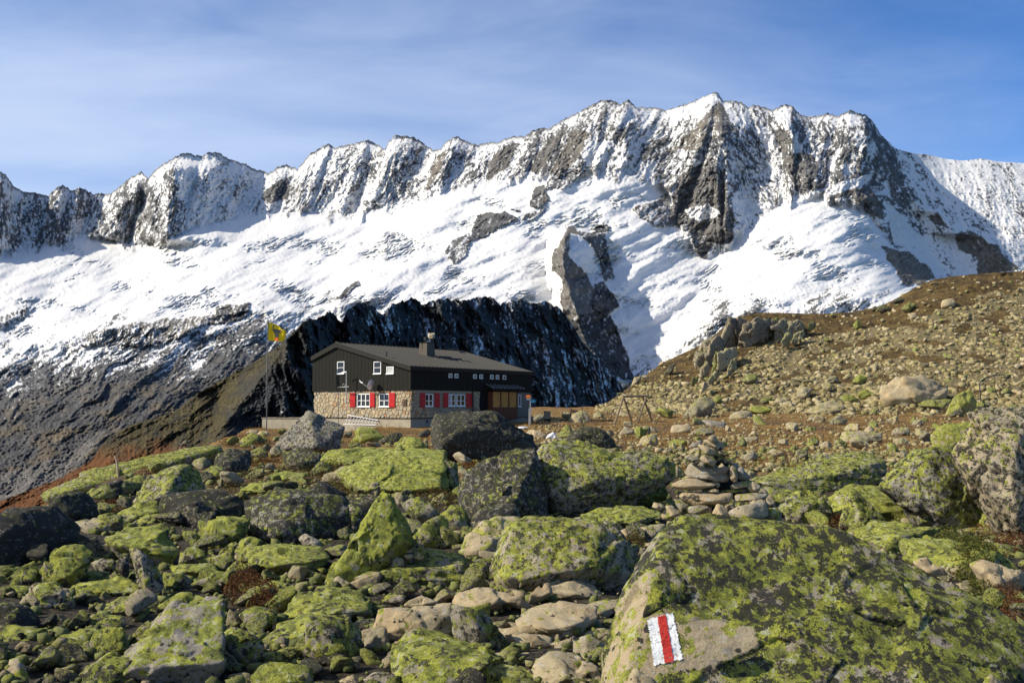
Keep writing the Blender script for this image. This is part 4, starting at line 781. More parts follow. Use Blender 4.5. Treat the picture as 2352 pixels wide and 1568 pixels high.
on_hill('pair of leaning slabs on the scree under the cliff', 'K', "870,1090 920,1010 1000,995 1080,1000 1110,1080 1000,1120", 'g')
on_hill('large green flake on the scree', 'K', "1130,1390 1250,1320 1330,1320 1300,1390 1150,1420", 'g')
on_hill('tan stone with ribs low on the scree', 'K', "1340,1400 1390,1340 1480,1350 1540,1410 1380,1440", 'T')
on_hill('mossy rounded block on the crest of the hill', 'F', "1560,300 1590,275 1625,285 1630,310 1580,315", 'd')
on_hill('dark knob on the crest left of the mossy block', 'F', "1640,262 1680,235 1720,240 1710,262", 'd')
on_hill('small dark rock perched on the flat crest', 'F', "1530,305 1550,282 1572,300", 'd')
on_hill('brown green flake far left on the slope', 'F', "425,640 445,605 480,590 465,620 440,650", 'd')
on_hill('sunlit slab at the left foot of the hill', 'F', "240,710 260,670 300,655 290,685 255,705", 'T')

# the cliff let into the hillside: one thing of many slabs
oc = empty('rock_outcrop', atv(1680, 790, float(hill_D(np.array(1680.), np.array(820.)))), 'dark cliff of steep rock slabs under the flat crest of the hillside', 'cliff')
for s_, kd, yw, dz in (("200,1030 215,800 300,510 470,470 600,450 640,640 500,900 330,1040", (.4,.9,.5), .3, 1.2), ("540,700 600,380 720,225 930,170 1000,300 900,560 760,650 600,850", (.4,1.0,.5), .3, 1.2), ("860,600 920,280 1180,180 1290,200 1300,430 1150,560 950,640", (.4,.9,.6), .2, 1.2), ("1200,300 1300,190 1600,200 1780,220 1790,350 1500,430 1280,470", (.4,1.0,.5), .2, 1.2), ("205,1030 200,800 230,620 300,500 400,468 395,560 300,860 232,1030", (.5,.6,.5), .3, 0), ("300,910 385,560 470,470 560,430 545,600 405,900 330,985", (.4,.8,.6), .6, -1), ("380,840 470,520 560,500 520,700 430,900", 'g', .5, .5),
                   ("540,660 600,370 720,215 820,165 935,240 885,480 765,605 560,705", (.25,.7,.8), .55, 0), ("860,630 880,420 920,265 1100,165 1185,200 1195,400 1005,580 885,650", (.3,.8,.8), .2, 0),
                   ("1170,330 1190,210 1290,160 1300,320 1240,420", 'd', .6, 1.5), ("1285,210 1390,148 1425,200 1405,282 1300,295", 'g', .3, 0), ("1300,300 1450,218 1600,220 1680,300 1500,425 1340,465", (.5,.8,.4), .3, 0),
                   ("1500,360 1560,260 1660,200 1760,205 1785,330 1620,400", (.5,.7,.5), .2, -.5), ("1845,240 1940,228 1962,290 1860,355", 'g', .2, 0), ("1440,520 1515,408 1622,400 1582,520 1460,568", (.7,.4,.5), .3, -.5),
                   ("1600,520 1620,400 1780,358 1802,402", (.6,.5,.5), .1, 0), ("510,930 540,700 640,618 780,598 792,700 645,850", (.6,.4,.6), .3, -1.5), ("640,995 715,800 792,738 792,850 705,965", (.6,.5,.5), .1, -1),
                   ("430,965 480,650 545,700 482,905", 'g', .3, -1.5), ("245,1030 270,900 360,820 400,900 300,1060", (.6,.5,.5), .1, -1), ("110,1150 160,1080 240,1030 220,1090 130,1160", 'g', .2, 0), ("380,1100 420,980 470,940 540,990 440,1110", (.6,.5,.5), .1, 0), ("260,1270 330,1100 370,1160 350,1190", 't', .1, 0)):
    pts = P('K', s_); cx = sum(p[0] for p in pts) / len(pts); cy = sum(p[1] for p in pts) / len(pts)
    boulder(None, 'K', s_, kd, d=float(hill_D(np.array(cx), np.array(cy + 15))) - 1.5 + dz, yaw=yw + .75, parent=oc, name='slab', level=5, T=.6, lean=.12, sink=.15, power=60, amp=2.0)

# ---------------------------------------------------------------- cairns
def cairn(label, loc, stones, f, d, group=None, level=3, name='cairn'):
    c = empty(name, loc, label, 'cairn', group)
    for s_, kd, dz in stones:
        boulder(None, f, s_, kd, d=d + dz, parent=c, name='stone', level=level, T=1.0, lean=.25, sink=0, amp=.8, power=26)
    return c
DS = [("985,215 1040,168 1097,190 1112,240 1060,272 1000,242", 'o', -.02), ("903,222 990,225 1060,270 1180,248 1192,350 1120,372 1000,292", (.0,.1,1.5), .02), ("858,295 920,288 1087,360 1082,412 1040,432 960,392", 't', -.08),
      ("750,402 800,350 885,328 905,380", 't', .02), ("820,402 860,368 912,402 892,452 830,442", 'T', -.08), ("688,452 760,423 870,430 892,490 830,525 720,492", 'm', -.1), ("888,470 930,383 1060,450 1102,500 1062,572 930,522", 'T', -.12),
      ("1058,430 1110,393 1152,440 1100,495", 'T', -.02), ("1118,372 1220,380 1265,440 1150,425", 'm', 0), ("1138,440 1250,458 1325,500 1200,525", 'm', 0), ("1235,515 1360,528 1425,620 1300,590", 'y', .05),
      ("862,552 900,508 952,540 940,582", 't', -.15), ("1115,585 1160,520 1215,585", 't', -.14), ("702,655 720,540 850,518 900,578 1258,600 1272,700 1262,775 1000,725 740,702", (.3,.35,.4), -.06),
      ("1262,600 1300,553 1352,590 1367,742 1310,775 1268,742", 'T', -.12), ("1345,600 1420,578 1512,690 1492,742 1370,732", 'y', -.04), ("522,812 690,708 900,708 1152,780 1132,832 850,865 620,852", (.25,.2,.8), -.12),
      ("1252,822 1340,760 1500,733 1602,745 1480,822 1300,855", 'T', -.06), ("972,882 1050,843 1132,860 1132,895", 't', -.14), ("1148,872 1300,855 1495,828 1482,885 1320,910", 'g', -.05), ("1488,862 1510,778 1580,758 1655,810 1642,872 1530,893", 't', -.1),
      ("618,932 680,898 980,895 1292,898 1312,950 1252,1032 860,1060 640,992", 't', -.18), ("1298,995 1340,918 1500,900 1700,883 1760,920 1702,985 1340,1010", 'T', -.14), ("1340,905 1480,880 1500,900 1400,930 1330,925", 'y', .05),
      ("288,1072 310,1018 400,1030 455,1080 370,1130", 't', -.2), ("408,1195 440,1068 540,1058 655,1160 580,1205 430,1225", 't', -.2), ("572,1012 620,993 750,1040 762,1132 650,1155", 'm', -.12), ("725,1105 790,1058 900,1050 1042,1060 1042,1152 780,1170", 'm', -.24),
      ("1038,1155 1070,1090 1100,1043 1180,1060 1222,1140 1262,1165 1245,1265 1070,1245", 'o', -.34), ("1185,1062 1290,1033 1328,1090 1240,1135", 'T', -.22), ("1325,1055 1360,1008 1500,1008 1508,1072 1400,1095", 'm', -.18),
      ("1508,1045 1560,978 1680,983 1725,1040 1560,1085", 't', -.2), ("1240,1122 1400,1093 1600,1060 1720,1018 1755,1200 1640,1285 1400,1272 1308,1235", (.2,.15,.7), -.36), ("1700,962 1740,963 1845,1050 1822,1085 1740,1072", 'T', -.15), ("1735,1095 1850,1078 1925,1140 1925,1250 1820,1305 1740,1255", 'T', -.25),
      ("900,590 1000,560 1180,590 1300,640 1300,880 1200,960 900,960 760,880", 'D', .18), ("1300,640 1450,740 1600,800 1650,1000 1300,1000", 'D', .2), ("930,380 1150,370 1260,520 1240,590 900,560", 'D', .15), ("450,1130 1000,1060 1700,1050 1850,1150 1700,1250 1100,1240", 'D', .05)]
cairn('tall cairn of stacked tan stones with an orange stone on top', atv(*fv('D', 1050, 1200), 7.6), DS, 'D', 7.6, level=4)
cairn('small cairn of loose stones on the long table rock', atv(*fv('B', 520, 860), ground_hit(*fv('B', 520, 985))), [("440,745 475,715 540,708 545,742 470,752", 'T', .15), ("483,762 560,743 572,770 500,778", 't', .1), ("398,775 470,753 522,790 500,822 410,810", 'm', .1), ("425,885 440,798 512,795 515,850", 'T', -.05),
      ("508,785 560,775 578,800 530,813", 't', .02), ("566,745 598,710 637,730 622,762", 'm', .1), ("578,800 590,768 642,768 642,802 610,817", 'T', 0), ("350,790 365,750 412,728 402,790", 'G', .25)], 'B', ground_hit(*fv('B', 520, 985)) + .1, level=3)
cairn('tiny cairn of two pale stones in front of the black and white boulder', atv(745, 1031, 42), [("1965,105 1968,88 2010,76 2025,92 2020,108", 't', 0), ("1960,118 1962,106 2000,102 2028,108 2022,124 1990,130", 't', -.05), ("1962,140 1990,124 2015,128 2010,150", 'g', 0)], 'A', 43, level=3)

# ---------------------------------------------------------------- painted marks follow the surface they are painted on
def decal(ob, quad_fn, nu, nv, mat, name, parent, lift=.006, mask=None):
    me = ob.data; ml = ob.matrix_world if ob.parent is None else ob.parent.matrix_world
    org = Vector(ob.location) if ob.parent is None else Vector(ob.parent.location)
    tree = BVHTree.FromPolygons([v.co[:] for v in me.vertices], [p.vertices[:] for p in me.polygons])
    co = []; idx = {}
    for j in range(nv + 1):
        for i in range(nu + 1):
            x, y = quad_fn(i / nu, j / nv); dr = atv(x, y, 1.0).normalized()
            h = tree.ray_cast(-org, dr)
            if h[0] is None: continue
            idx[(i, j)] = len(co); co.append(h[0] - dr * lift + h[1] * .001)
    fs = []
    for j in range(nv):
        for i in range(nu):
            q = [(i, j), (i + 1, j), (i + 1, j + 1), (i, j + 1)]
            if all(k in idx for k in q) and (mask is None or mask((i + .5) / nu, (j + .5) / nv)): fs.append([idx[k] for k in q])
    if not fs: return None
    return mobj(name, mesh_np(name, np.array([c[:] for c in co]), np.array(fs), mat), (0, 0, 0), parent)
def paint_material(name, col, rock=(.3, .24, .16)):
    s = NT(name); tcn = s.n('ShaderNodeTexCoord'); n = s.noise(tcn.outputs['Object'], 60, 6, .7); n2 = s.noise(tcn.outputs['Object'], 9, 6, .7)
    m = s.step(s.math('ADD', s.math('MULTIPLY', n, .6), s.math('MULTIPLY', n2, .4)), .55, .60, 0, .9)
    s.l(s.mix(m, s.mix(s.step(n, .3, .6), tuple(c * .8 for c in col), col), rock), s.b.inputs['Base Color']); s.l(s.bump(s.noise(tcn.outputs['Object'], 34, 6, .7), .7, .02), s.b.inputs['Normal']); return s.m
WPAINT = paint_material('white_trail_paint', (.80, .80, .78)); RPAINT = paint_material('red_trail_paint', (.50, .035, .025))
MQ = [fv('C', 190, 1098), fv('C', 342, 1060), fv('C', 400, 1332), fv('C', 232, 1368)]
def quad(q, wob=0.0):
    def f(u, v):
        t = (q[0][0] * (1 - u) + q[1][0] * u, q[0][1] * (1 - u) + q[1][1] * u); bt = (q[3][0] * (1 - u) + q[2][0] * u, q[3][1] * (1 - u) + q[2][1] * u)
        x, y = t[0] * (1 - v) + bt[0] * v, t[1] * (1 - v) + bt[1] * v
        if wob: x += wob * math.sin(v * 31 + u * 5) * .6 + wob * math.sin(v * 77 + 1) * .4; y += wob * math.sin(u * 23)
        return x, y
    return f
def ragged(u, v):
    e = min(u, 1 - u, v * 1.5, (1 - v) * 1.5); k = abs(float(gn(u * 17, v * 26, 3))) ; c = float(gn(u * 9 + 4, v * 14, 8)); return e > .055 * k and not (c > .62 and k > .2)
tm_ = decal(MARKED, quad(MQ, .9), 84, 130, WPAINT, 'trail_mark', MARKED, .006, ragged)
def lerp(a, b, t): return (a[0] + (b[0] - a[0]) * t, a[1] + (b[1] - a[1]) * t)
if tm_:
    RQ = [lerp(MQ[0], MQ[1], .40), lerp(MQ[0], MQ[1], .72), lerp(MQ[3], MQ[2], .68), lerp(MQ[3], MQ[2], .38)]
    decal(MARKED, quad(RQ, .9), 34, 130, RPAINT, 'red_stripe', tm_, .011, lambda u, v: ragged(u * .8 + .1, v))

# faint painted writing on the reddish boulder: a white line of script, three capitals, a blue sign
FR['W'] = (.072917, 1194.4, 980)
BPAINT = paint_material('blue_black_paint', (.03, .045, .12), (.2, .15, .12)); GPAINT = paint_material('grey_white_paint', (.6, .58, .55), (.3, .22, .17))
def stroke(x0, y0, x1, y1, w, mat, name):
    L_ = math.hypot(x1 - x0, y1 - y0); nx_, ny_ = -(y1 - y0) / L_ * w / 2, (x1 - x0) / L_ * w / 2
    decal(WRIT, quad([fv('W', x0 + nx_, y0 + ny_), fv('W', x1 + nx_, y1 + ny_), fv('W', x1 - nx_, y1 - ny_), fv('W', x0 - nx_, y0 - ny_)]), 4, 2, mat, name, WRIT, .02)
for i in range(11):
    x = 215 + i * 25; y = 240 + i * 5.5; stroke(x, y, x + 6, y + (34 if i in (0, 2, 5) else 22), 9, GPAINT, 'painted_letter')
for q in ((350, 388, 366, 358), (366, 358, 382, 388), (392, 388, 394, 360), (394, 360, 404, 378), (404, 378, 414, 360), (414, 360, 418, 388), (424, 362, 456, 362), (440, 362, 440, 388)): stroke(*q, 8, GPAINT, 'painted_letter')
for q in ((395, 410, 395, 450), (395, 450, 425, 450), (435, 410, 435, 445), (435, 430, 470, 430), (492, 405, 492, 450), (505, 410, 600, 410), (505, 430, 600, 432), (505, 450, 560, 450), (520, 450, 500, 495), (520, 450, 560, 490)): stroke(*q, 10, BPAINT, 'painted_sign')
# ================================================================== THE HUT
P0 = atv(943, 984, 76.0); AX = Vector((.616, .788, 0)).normalized(); AY = Vector((-AX.y, AX.x, 0)); HRZ = math.atan2(AX.y, AX.x)
LEN = 14.7
def onplane(x, y, n, c):
    r = atv(x, y, 1.0); Yd = (n.dot(P0) + c) / n.dot(r); p = r * Yd - P0; return Vector((p.dot(AX), p.dot(AY), p.z))
def gab(f, x, y, off=0.0):      # point of the gable wall (local x = -off)
    q = onplane(*fv(f, x, y), -AX, off); return q.y, q.z
def lng(f, x, y, off=0.0):      # point of the long wall (local y = -off)
    q = onplane(*fv(f, x, y), -AY, off); return q.x, q.z
hut = empty('mountain_hut', P0, 'mountain hut with a stone ground floor, black metal cladding and red shutters', 'hut', rz=HRZ)
GW = gab('G', 122, 900)[0]                       # width of the gable wall
ZS = gab('G', 1600, 876)[1]; ZC = gab('G', 1600, 1350)[1]
eR = (-.22, gab('G', 1690, 490, .15)[1]); apx = gab('G', 500, 105, .15); eL = gab('G', 97, 335, .15)
STONE_C = [(0.31, .25, .165), (.42, .335, .21), (.35, .31, .24), (.48, .37, .225)]
def stone_mat():
    s = NT('wall_stone'); geo = s.n('ShaderNodeNewGeometry'); oi = s.n('ShaderNodeObjectInfo'); tcn = s.n('ShaderNodeTexCoord')
    R = s.math('FRACT', s.math('ADD', geo.outputs['Random Per Island'], s.math('MULTIPLY', oi.outputs['Random'], 3.7)))
    c = s.mix(s.step(R, 0, .35), STONE_C[0], STONE_C[1]); c = s.mix(s.step(R, .4, .6), c, STONE_C[2]); c = s.mix(s.step(R, .72, .85), c, STONE_C[3]); c = s.mix(s.step(R, .94, .97), c, (.36, .20, .10))
    n = s.noise(tcn.outputs['Object'], 6, 7, .7); c = s.mix(s.step(n, .3, .6, .5, 0), c, (.13, .11, .08))
    s.l(c, s.b.inputs['Base Color']); s.l(s.bump(n, .7, .05), s.b.inputs['Normal']); return s.m
WSTONE = stone_mat(); MORTAR = plain('mortar', (.20, .17, .125), .95, var=.15); CONC = plain('concrete', (.29, .255, .19), .95, var=.16, scale=2.5)
CLAD = plain('black_cladding', (.016, .0155, .012), .7, .0, var=.10, scale=2, spec=.08); CLADF = plain('black_fascia', (.024, .023, .018), .7, .0, var=.1, spec=.1)
def roof_mat():
    s = NT('roof_sheet'); tcn = s.n('ShaderNodeTexCoord'); oi = s.n('ShaderNodeObjectInfo'); n = s.noise(tcn.outputs['Object'], 1.4, 8, .7); f = s.noise(tcn.outputs['Object'], 18, 5, .7)
    c = s.mix(s.math('ADD', s.math('MULTIPLY', n, .6), s.math('MULTIPLY', oi.outputs['Random'], .35)), (.012, .0115, .010), (.030, .028, .024)); c = s.mix(s.step(f, .55, .7, 0, .5), c, (.05, .047, .04))
    s.l(c, s.b.inputs['Base Color']); s.b.inputs['Roughness'].default_value = .85; s.b.inputs['Specular IOR Level'].default_value = .06; return s.m
ROOF = roof_mat(); SEAM = plain('roof_seam', (.07, .066, .058), .5, .1)
WHITEP = plain('white_window_paint', (.78, .77, .72), .55, var=.03); RED = plain('red_shutter_paint', (.40, .007, .007), .5, var=.06)
GLASS = NT('window_glass'); GLASS.b.inputs['Base Color'].default_value = (.012, .014, .02, 1); GLASS.b.inputs['Roughness'].default_value = .04; GLASS.b.inputs['Specular IOR Level'].default_value = .6; GLASS = GLASS.m
AMBER = plain('amber_wood', (.42, .20, .035), .5, var=.3, scale=(3)); BROWNW = plain('brown_wood', (.115, .038, .016), .7, var=.2); DARKW = plain('shade_and_black_parts', (.006, .006, .006), .95)  # near-black: doorway shade put into the colour, also used for black parts
CURT = plain('curtain', (.42, .42, .40), .9)
def hb(name, boxes, mat, parent=hut, bevel=0):
    bm = bmesh.new()
    for b_ in boxes: box_bm(bm, *b_)
    return bm_obj(name, bm, mat, parent, bevel=bevel)
hb('plinth', [(.0, LEN, 0, GW, -1.1, ZC)], CONC)
hb('ledge', [(-.05, LEN + .05, -.05, GW + .05, ZC, ZC + .045)], DARKW)
wall = hb('stone_wall', [(.03, LEN - .03, .03, GW - .03, ZC + .045, ZS)], MORTAR)
# ---- rubble stones: cells of an irregular pattern, each a block standing proud of the mortar
def cells(w, h, n, seed):
    r = random.Random(seed); nx = max(1, round(math.sqrt(n * w / h * .9))); ny = max(1, round(n / nx)); pts = []
    for j in range(-1, ny + 1):
        for i in range(-1, nx + 1): pts.append((w * (i + .5 + r.uniform(-.42, .42) + (.5 if j % 2 else 0)) / nx, h * (j + .5 + r.uniform(-.42, .42)) / ny))
    out = []; R_ = 2.6 * max(w / nx, h / ny)
    for a_, p in enumerate(pts):
        if not (0 < p[0] < w and 0 < p[1] < h): continue
        poly = [(0, 0), (w, 0), (w, h), (0, h)]
        for c_, q in enumerate(pts):
            if c_ == a_ or abs(q[0] - p[0]) > R_ or abs(q[1] - p[1]) > R_: continue
            nx_, ny_ = q[0] - p[0], q[1] - p[1]; k = (q[0]**2 + q[1]**2 - p[0]**2 - p[1]**2) / 2; new = []
            for i in range(len(poly)):
                A_, B_ = poly[i], poly[(i + 1) % len(poly)]; da = A_[0]*nx_ + A_[1]*ny_ - k; db = B_[0]*nx_ + B_[1]*ny_ - k
                if da <= 0: new.append(A_)
                if (da < 0) != (db < 0): t = da / (da - db); new.append((A_[0] + (B_[0]-A_[0])*t, A_[1] + (B_[1]-A_[1])*t))
            poly = new
            if len(poly) < 3: break
        if len(poly) >= 3: out.append((p, poly))
    return out
def cut(poly, holes):
    """keep a cell clear of the window openings"""
    for (a0, a1, b0, b1) in holes:
        cx = sum(p[0] for p in poly) / len(poly); cy = sum(p[1] for p in poly) / len(poly)
        if max(p[0] for p in poly) <= a0 or min(p[0] for p in poly) >= a1 or max(p[1] for p in poly) <= b0 or min(p[1] for p in poly) >= b1: continue
        if a0 < cx < a1 and b0 < cy < b1: return None
        g = [(a0 - cx, 'x-', a0), (cx - a1, 'x+', a1), (b0 - cy, 'y-', b0), (cy - b1, 'y+', b1)]; g.sort(reverse=True); _, side, k = g[0]
        poly = [((min(x, k) if side == 'x-' else max(x, k) if side == 'x+' else x), (min(y, k) if side == 'y-' else max(y, k) if side == 'y+' else y)) for x, y in poly]
    return poly
def stone_prism(bm, poly, to3, proud):
    cx = sum(p[0] for p in poly) / len(poly); cy = sum(p[1] for p in poly) / len(poly); q = []
    for p in poly:
        if not q or math.dist(p, q[-1]) > .02: q.append(p)
    if len(q) > 2 and math.dist(q[0], q[-1]) < .02: q.pop()
    if len(q) < 3: return False
    sh = lambda p, m: (cx + (p[0]-cx) * (1 - m / max(.05, math.dist(p, (cx, cy)))), cy + (p[1]-cy) * (1 - m / max(.05, math.dist(p, (cx, cy)))))
    a_ = [bm.verts.new(to3(*sh(p, .010), 0)) for p in q]; b_ = [bm.verts.new(to3(*sh(p, .035), proud)) for p in q]; n = len(q)
    bm.faces.new(b_)
    for i in range(n): bm.faces.new((a_[i], a_[(i+1) % n], b_[(i+1) % n], b_[i]))
    return True
def wall_stones(w, z0, z1, n, seed, holes, to3, limit, name_parent):
    cs = []
    for p, poly in cells(w, z1 - z0, n, seed):
        poly = cut([(x, y + z0) for x, y in poly], holes)
        if poly: cs.append(poly)
    rest = bmesh.new(); r = random.Random(seed)
    for i, poly in enumerate(sorted(cs, key=lambda q: min(p[0] for p in q))):
        if i < limit:
            bm = bmesh.new()
            if stone_prism(bm, poly, to3, r.uniform(.035, .075)): bm_obj('stone', bm, WSTONE, name_parent)
            else: bm.free()
        else: stone_prism(rest, poly, to3, r.uniform(.035, .075))
    if len(rest.verts): tag(bm_obj('rubble_stones', rest, WSTONE, name_parent), kind='stuff')
    else: rest.free()
gh = []
def rect(fn, f, x0, y0, x1, y1, off=0):
    a_ = fn(f, x0, y0, off); b_ = fn(f, x1, y1, off); return min(a_[0], b_[0]), max(a_[0], b_[0]), min(a_[1], b_[1]), max(a_[1], b_[1])
gw1, gw2 = rect(gab, 'G', 830, 940, 1042, 1152), rect(gab, 'G', 1190, 940, 1356, 1152)
lw1, lw2, lw3 = rect(lng, 'I', 225, 942, 357, 1146), rect(lng, 'I', 604, 946, 724, 1143), rect(lng, 'I', 745, 948, 881, 1143)
wall_stones(GW, ZC + .05, ZS, 205, 3, [tuple((r_[0]-.06, r_[1]+.06, r_[2]-.06, r_[3]+.05)) for r_ in (gw1, gw2)], lambda u, z, p: (.03 - p, u, z), 212, wall)
SPL = lng('I', 1130, 1000)[0]
wall_stones(SPL, ZC + .05, ZS, 190, 5, [tuple((r_[0]-.05, r_[1]+.05, r_[2]-.06, r_[3]+.3)) for r_ in (lw1, lw2, lw3)], lambda u, z, p: (u, .03 - p, z), 88, wall)
# ---- windows: casing with bars, panes behind
def window(plane, r_, vb, hb_, name='window', fw=.065, depth=.05, mat=WHITEP, pane=GLASS, sill=True, curtain=None):
    u0, u1, z0, z1 = r_; bs = [(u0, u1, z1 - fw, z1), (u0, u1, z0, z0 + fw), (u0, u0 + fw, z0 + fw, z1 - fw), (u1 - fw, u1, z0 + fw, z1 - fw)]
    vs = [u0 + (u1 - u0) * t for t in vb]
    for v in vs: bs.append((v - fw * .55, v + fw * .55, z0 + fw, z1 - fw))
    for t in hb_: zz = z0 + (z1 - z0) * t; bs.append((u0 + fw, u1 - fw, zz - fw * .3, zz + fw * .3))
    def mk(u_0, u_1, z_0, z_1, o0, o1): return (-o1, -o0, u_0, u_1, z_0, z_1) if plane == 'g' else (u_0, u_1, -o1, -o0, z_0, z_1)
    boxes = [mk(*b_, -.02, depth + .003 * (i % 3)) for i, b_ in enumerate(bs)]
    if sill: boxes.append(mk(u0 - .04, u1 + .04, z0 - .05, z0, -.01, depth + .07))
    w_ = hb(name, boxes, mat)
    edges = [u0 + fw] + vs + [u1 - fw]
    for i, (a_, c_) in enumerate(zip(edges, edges[1:])):
        hb('pane', [mk(a_, c_, z0 + fw, z1 - fw, -.01, .015)], pane if not (curtain and i in curtain) else CURT, w_)
    return w_
def shutter(plane, r_, off=.09):
    u0, u1, z0, z1 = r_; mk = (lambda a0, a1, c0, c1, o0, o1: (-o1, -o0, a0, a1, c0, c1)) if plane == 'g' else (lambda a0, a1, c0, c1, o0, o1: (a0, a1, -o1, -o0, c0, c1))
    bx = [mk(u0, u1, z0, z1, off - .02, off + .015)]
    for t in (.12, .5, .88): zz = z0 + (z1 - z0) * t; bx.append(mk(u0 + .02, u1 - .02, zz - .03, zz + .03, off + .015, off + .03))
    return hb('shutter', bx, RED, bevel=.004)
window('g', gw1, [.34, .67], [.47]); window('g', gw2, [.5], [.47])
for r_ in ((720, 925, 803, 1158), (1046, 925, 1122, 1158), (1358, 925, 1453, 1160)): shutter('g', rect(gab, 'G', *r_))
window('l', lw1, [.5], [.45]); window('l', lw2, [.48], [.45], curtain=[0]); window('l', lw3, [.5], [.45])
for r_ in ((145, 925, 224, 1163), (378, 928, 460, 1163), (520, 925, 602, 1163), (900, 932, 986, 1166)): shutter('l', rect(lng, 'I', *r_))
hb('lintel', [(lw1[0]-.9, lw1[1]+.9, -.055, .03, lw1[3]+.06, ZS)], CONC); hb('lintel', [(lw2[0]-.95, lw3[1]+.95, -.055, .03, lw2[3]+.06, ZS)], CONC)
hb('window_jamb', [(lw1[0]-.28, lw1[0]-.03, -.045, .03, lw1[2], lw1[3]), (lw1[1]+.03, lw1[1]+.28, -.045, .03, lw1[2], lw1[3])], GREYMETAL)
# ---- upper floor, clad in standing seam sheets
CX0, CX1, CY0, CY1 = -.10, LEN + .10, -.10, GW + .10
bm = bmesh.new(); zi = lambda y: (eR[1] + (apx[1] - eR[1]) * (y - eR[0]) / (apx[0] - eR[0])) if y < apx[0] else (apx[1] + (eL[1] - apx[1]) * (y - apx[0]) / (eL[0] - apx[0]))
prism_bm(bm, [(CX0, CY0, ZS), (CX0, CY0, zi(CY0) - .1), (CX0, apx[0], apx[1] - .1), (CX0, CY1, zi(CY1) - .1), (CX0, CY1, ZS)], (CX1 - CX0, 0, 0))
upper = bm_obj('upper_floor', bm, CLAD, hut)
nb = 27; bw = (CY1 - CY0) / nb
gwins = [rect(gab, 'G', *r_, .1) for r_ in ((508, 418, 622, 612), (1104, 418, 1223, 612), (1313, 500, 1429, 612))]
for i in range(nb):
    y0, y1 = CY0 + i * bw, CY0 + (i + 1) * bw - .022; top0, top1 = zi(y0) - .36, zi(y1) - .36; ym = (y0 + y1) / 2; segs = [(ZS - .02, None)]
    zt = min(top0, top1); bm = bmesh.new(); holes = [w_ for w_ in gwins if w_[0] - .02 < ym < w_[1] + .02]
    if holes: w_ = holes[0]; hb('cladding_board', [(CX0 - .028, CX0 - .002, y0, y1, ZS - .02, w_[2] - .03)], CLAD); zs = w_[3] + .03
    else: zs = ZS - .02
    if zs < zt - .03: prism_bm(bm, [(CX0 - .028, y0, zs), (CX0 - .028, y1, zs), (CX0 - .028, y1, top1), (CX0 - .028, y0, top0)], (.026, 0, 0))
    if len(bm.verts): bm_obj('cladding_board', bm, CLAD, hut)
    else: bm.free()
for w_ in gwins:
    ww = window('g', w_, [], [.5] if w_[3] - w_[2] > .75 else [], depth=.05, fw=.055, curtain=[0] if w_[3] - w_[2] < .75 else None); ww.location.x = -.12
nl = 40; lwd = (CX1 - CX0) / nl; lz = zi(CY0) - .14
src = None
for i in range(nl):
    if src is None: src = hb('side_board', [(0, lwd - .03, CY0 - .026, CY0 - .002, ZS - .02, lz - .1)], CLAD); src.location = (CX0, 0, 0)
    else: o = src.copy(); COL.objects.link(o); o.location = (CX0 + i * lwd, 0, 0)
for a_, c_ in ((612, 661), (710, 758), (1018, 1054), (1116, 1163), (1292, 1337), (1384, 1428), (1499, 1542)):
    m_ = (a_ + c_) / 2; yt = 608 + (m_ - 636) * .032; r_ = rect(lng, 'I', m_ - 23, yt, m_ + 23, yt + 74, .1); r_ = (r_[0], max(r_[1], r_[0] + .42), r_[2], r_[3])
    ww = window('l', r_, [], [], fw=.05, depth=.04, sill=False); ww.location.y = -.13
# ---- roof
RX0, RX1 = -.28, LEN + .30; eY = -.24; slope = (apx[1] - eR[1]) / (apx[0] - eR[0]); eZ = eR[1] + slope * (eY - eR[0])
nvec = Vector((0, -slope, 1)).normalized()
npan = 33; pw_ = (RX1 - RX0) / npan; src = None
for i in range(npan):
    if src is None:
        bm = bmesh.new(); prism_bm(bm, [(0, eY, eZ), (pw_ - .004, eY, eZ), (pw_ - .004, apx[0], apx[1]), (0, apx[0], apx[1])], -nvec * .05)
        src = bm_obj('roof_panel', bm, ROOF, hut); src.location = (RX0, 0, 0)
        bm = bmesh.new(); prism_bm(bm, [(-.028, eY, eZ), (.028, eY, eZ), (.028, apx[0], apx[1]), (-.028, apx[0], apx[1])], nvec * .055); sm0 = bm_obj('seam', bm, SEAM, src)
    else:
        o = src.copy(); COL.objects.link(o); o.location = (RX0 + i * pw_, 0, 0); q = sm0.copy(); COL.objects.link(q); q.parent = o
slL = (apx[1] - eL[1]) / (eL[0] - apx[0]); eLy = eL[0] + .04; eLz = eL[1] - slL * .04
bm = bmesh.new(); prism_bm(bm, [(RX0, apx[0], apx[1]), (RX0, eLy, eLz), (RX1, eLy, eLz), (RX1, apx[0], apx[1])], (0, -.02, -.05)); bm_obj('rear_roof_slope', bm, ROOF, hut)
def fasc(x, t):
    bm = bmesh.new(); prism_bm(bm, [(x, eY, eZ + .01), (x, apx[0], apx[1] + .02), (x, apx[0], apx[1] - .38), (x, eY, eZ - .34)], (t, 0, 0)); bm_obj('verge_board', bm, CLADF, hut); bm = bmesh.new(); prism_bm(bm, [(x, apx[0], apx[1] + .02), (x, eLy, eLz + .01), (x, eLy, eLz - .34), (x, apx[0], apx[1] - .38)], (t, 0, 0)); bm_obj('verge_board', bm, CLADF, hut)
fasc(RX0 - .03, .16); fasc(RX1 - .13, .16)
hb('eaves_board', [(RX0 + .14, RX1 - .14, eY - .03, eY + .05, eZ - .30, eZ - .02)], CLADF)
hb('soffit', [(RX0 + .14, RX1 - .14, eY + .05, CY0 - .03, eZ - .30, eZ - .27)], CLAD)
hb('ridge_cap', [(RX0, RX1, apx[0] - .12, apx[0] + .12, apx[1] + .0, apx[1] + .09)], CLADF)
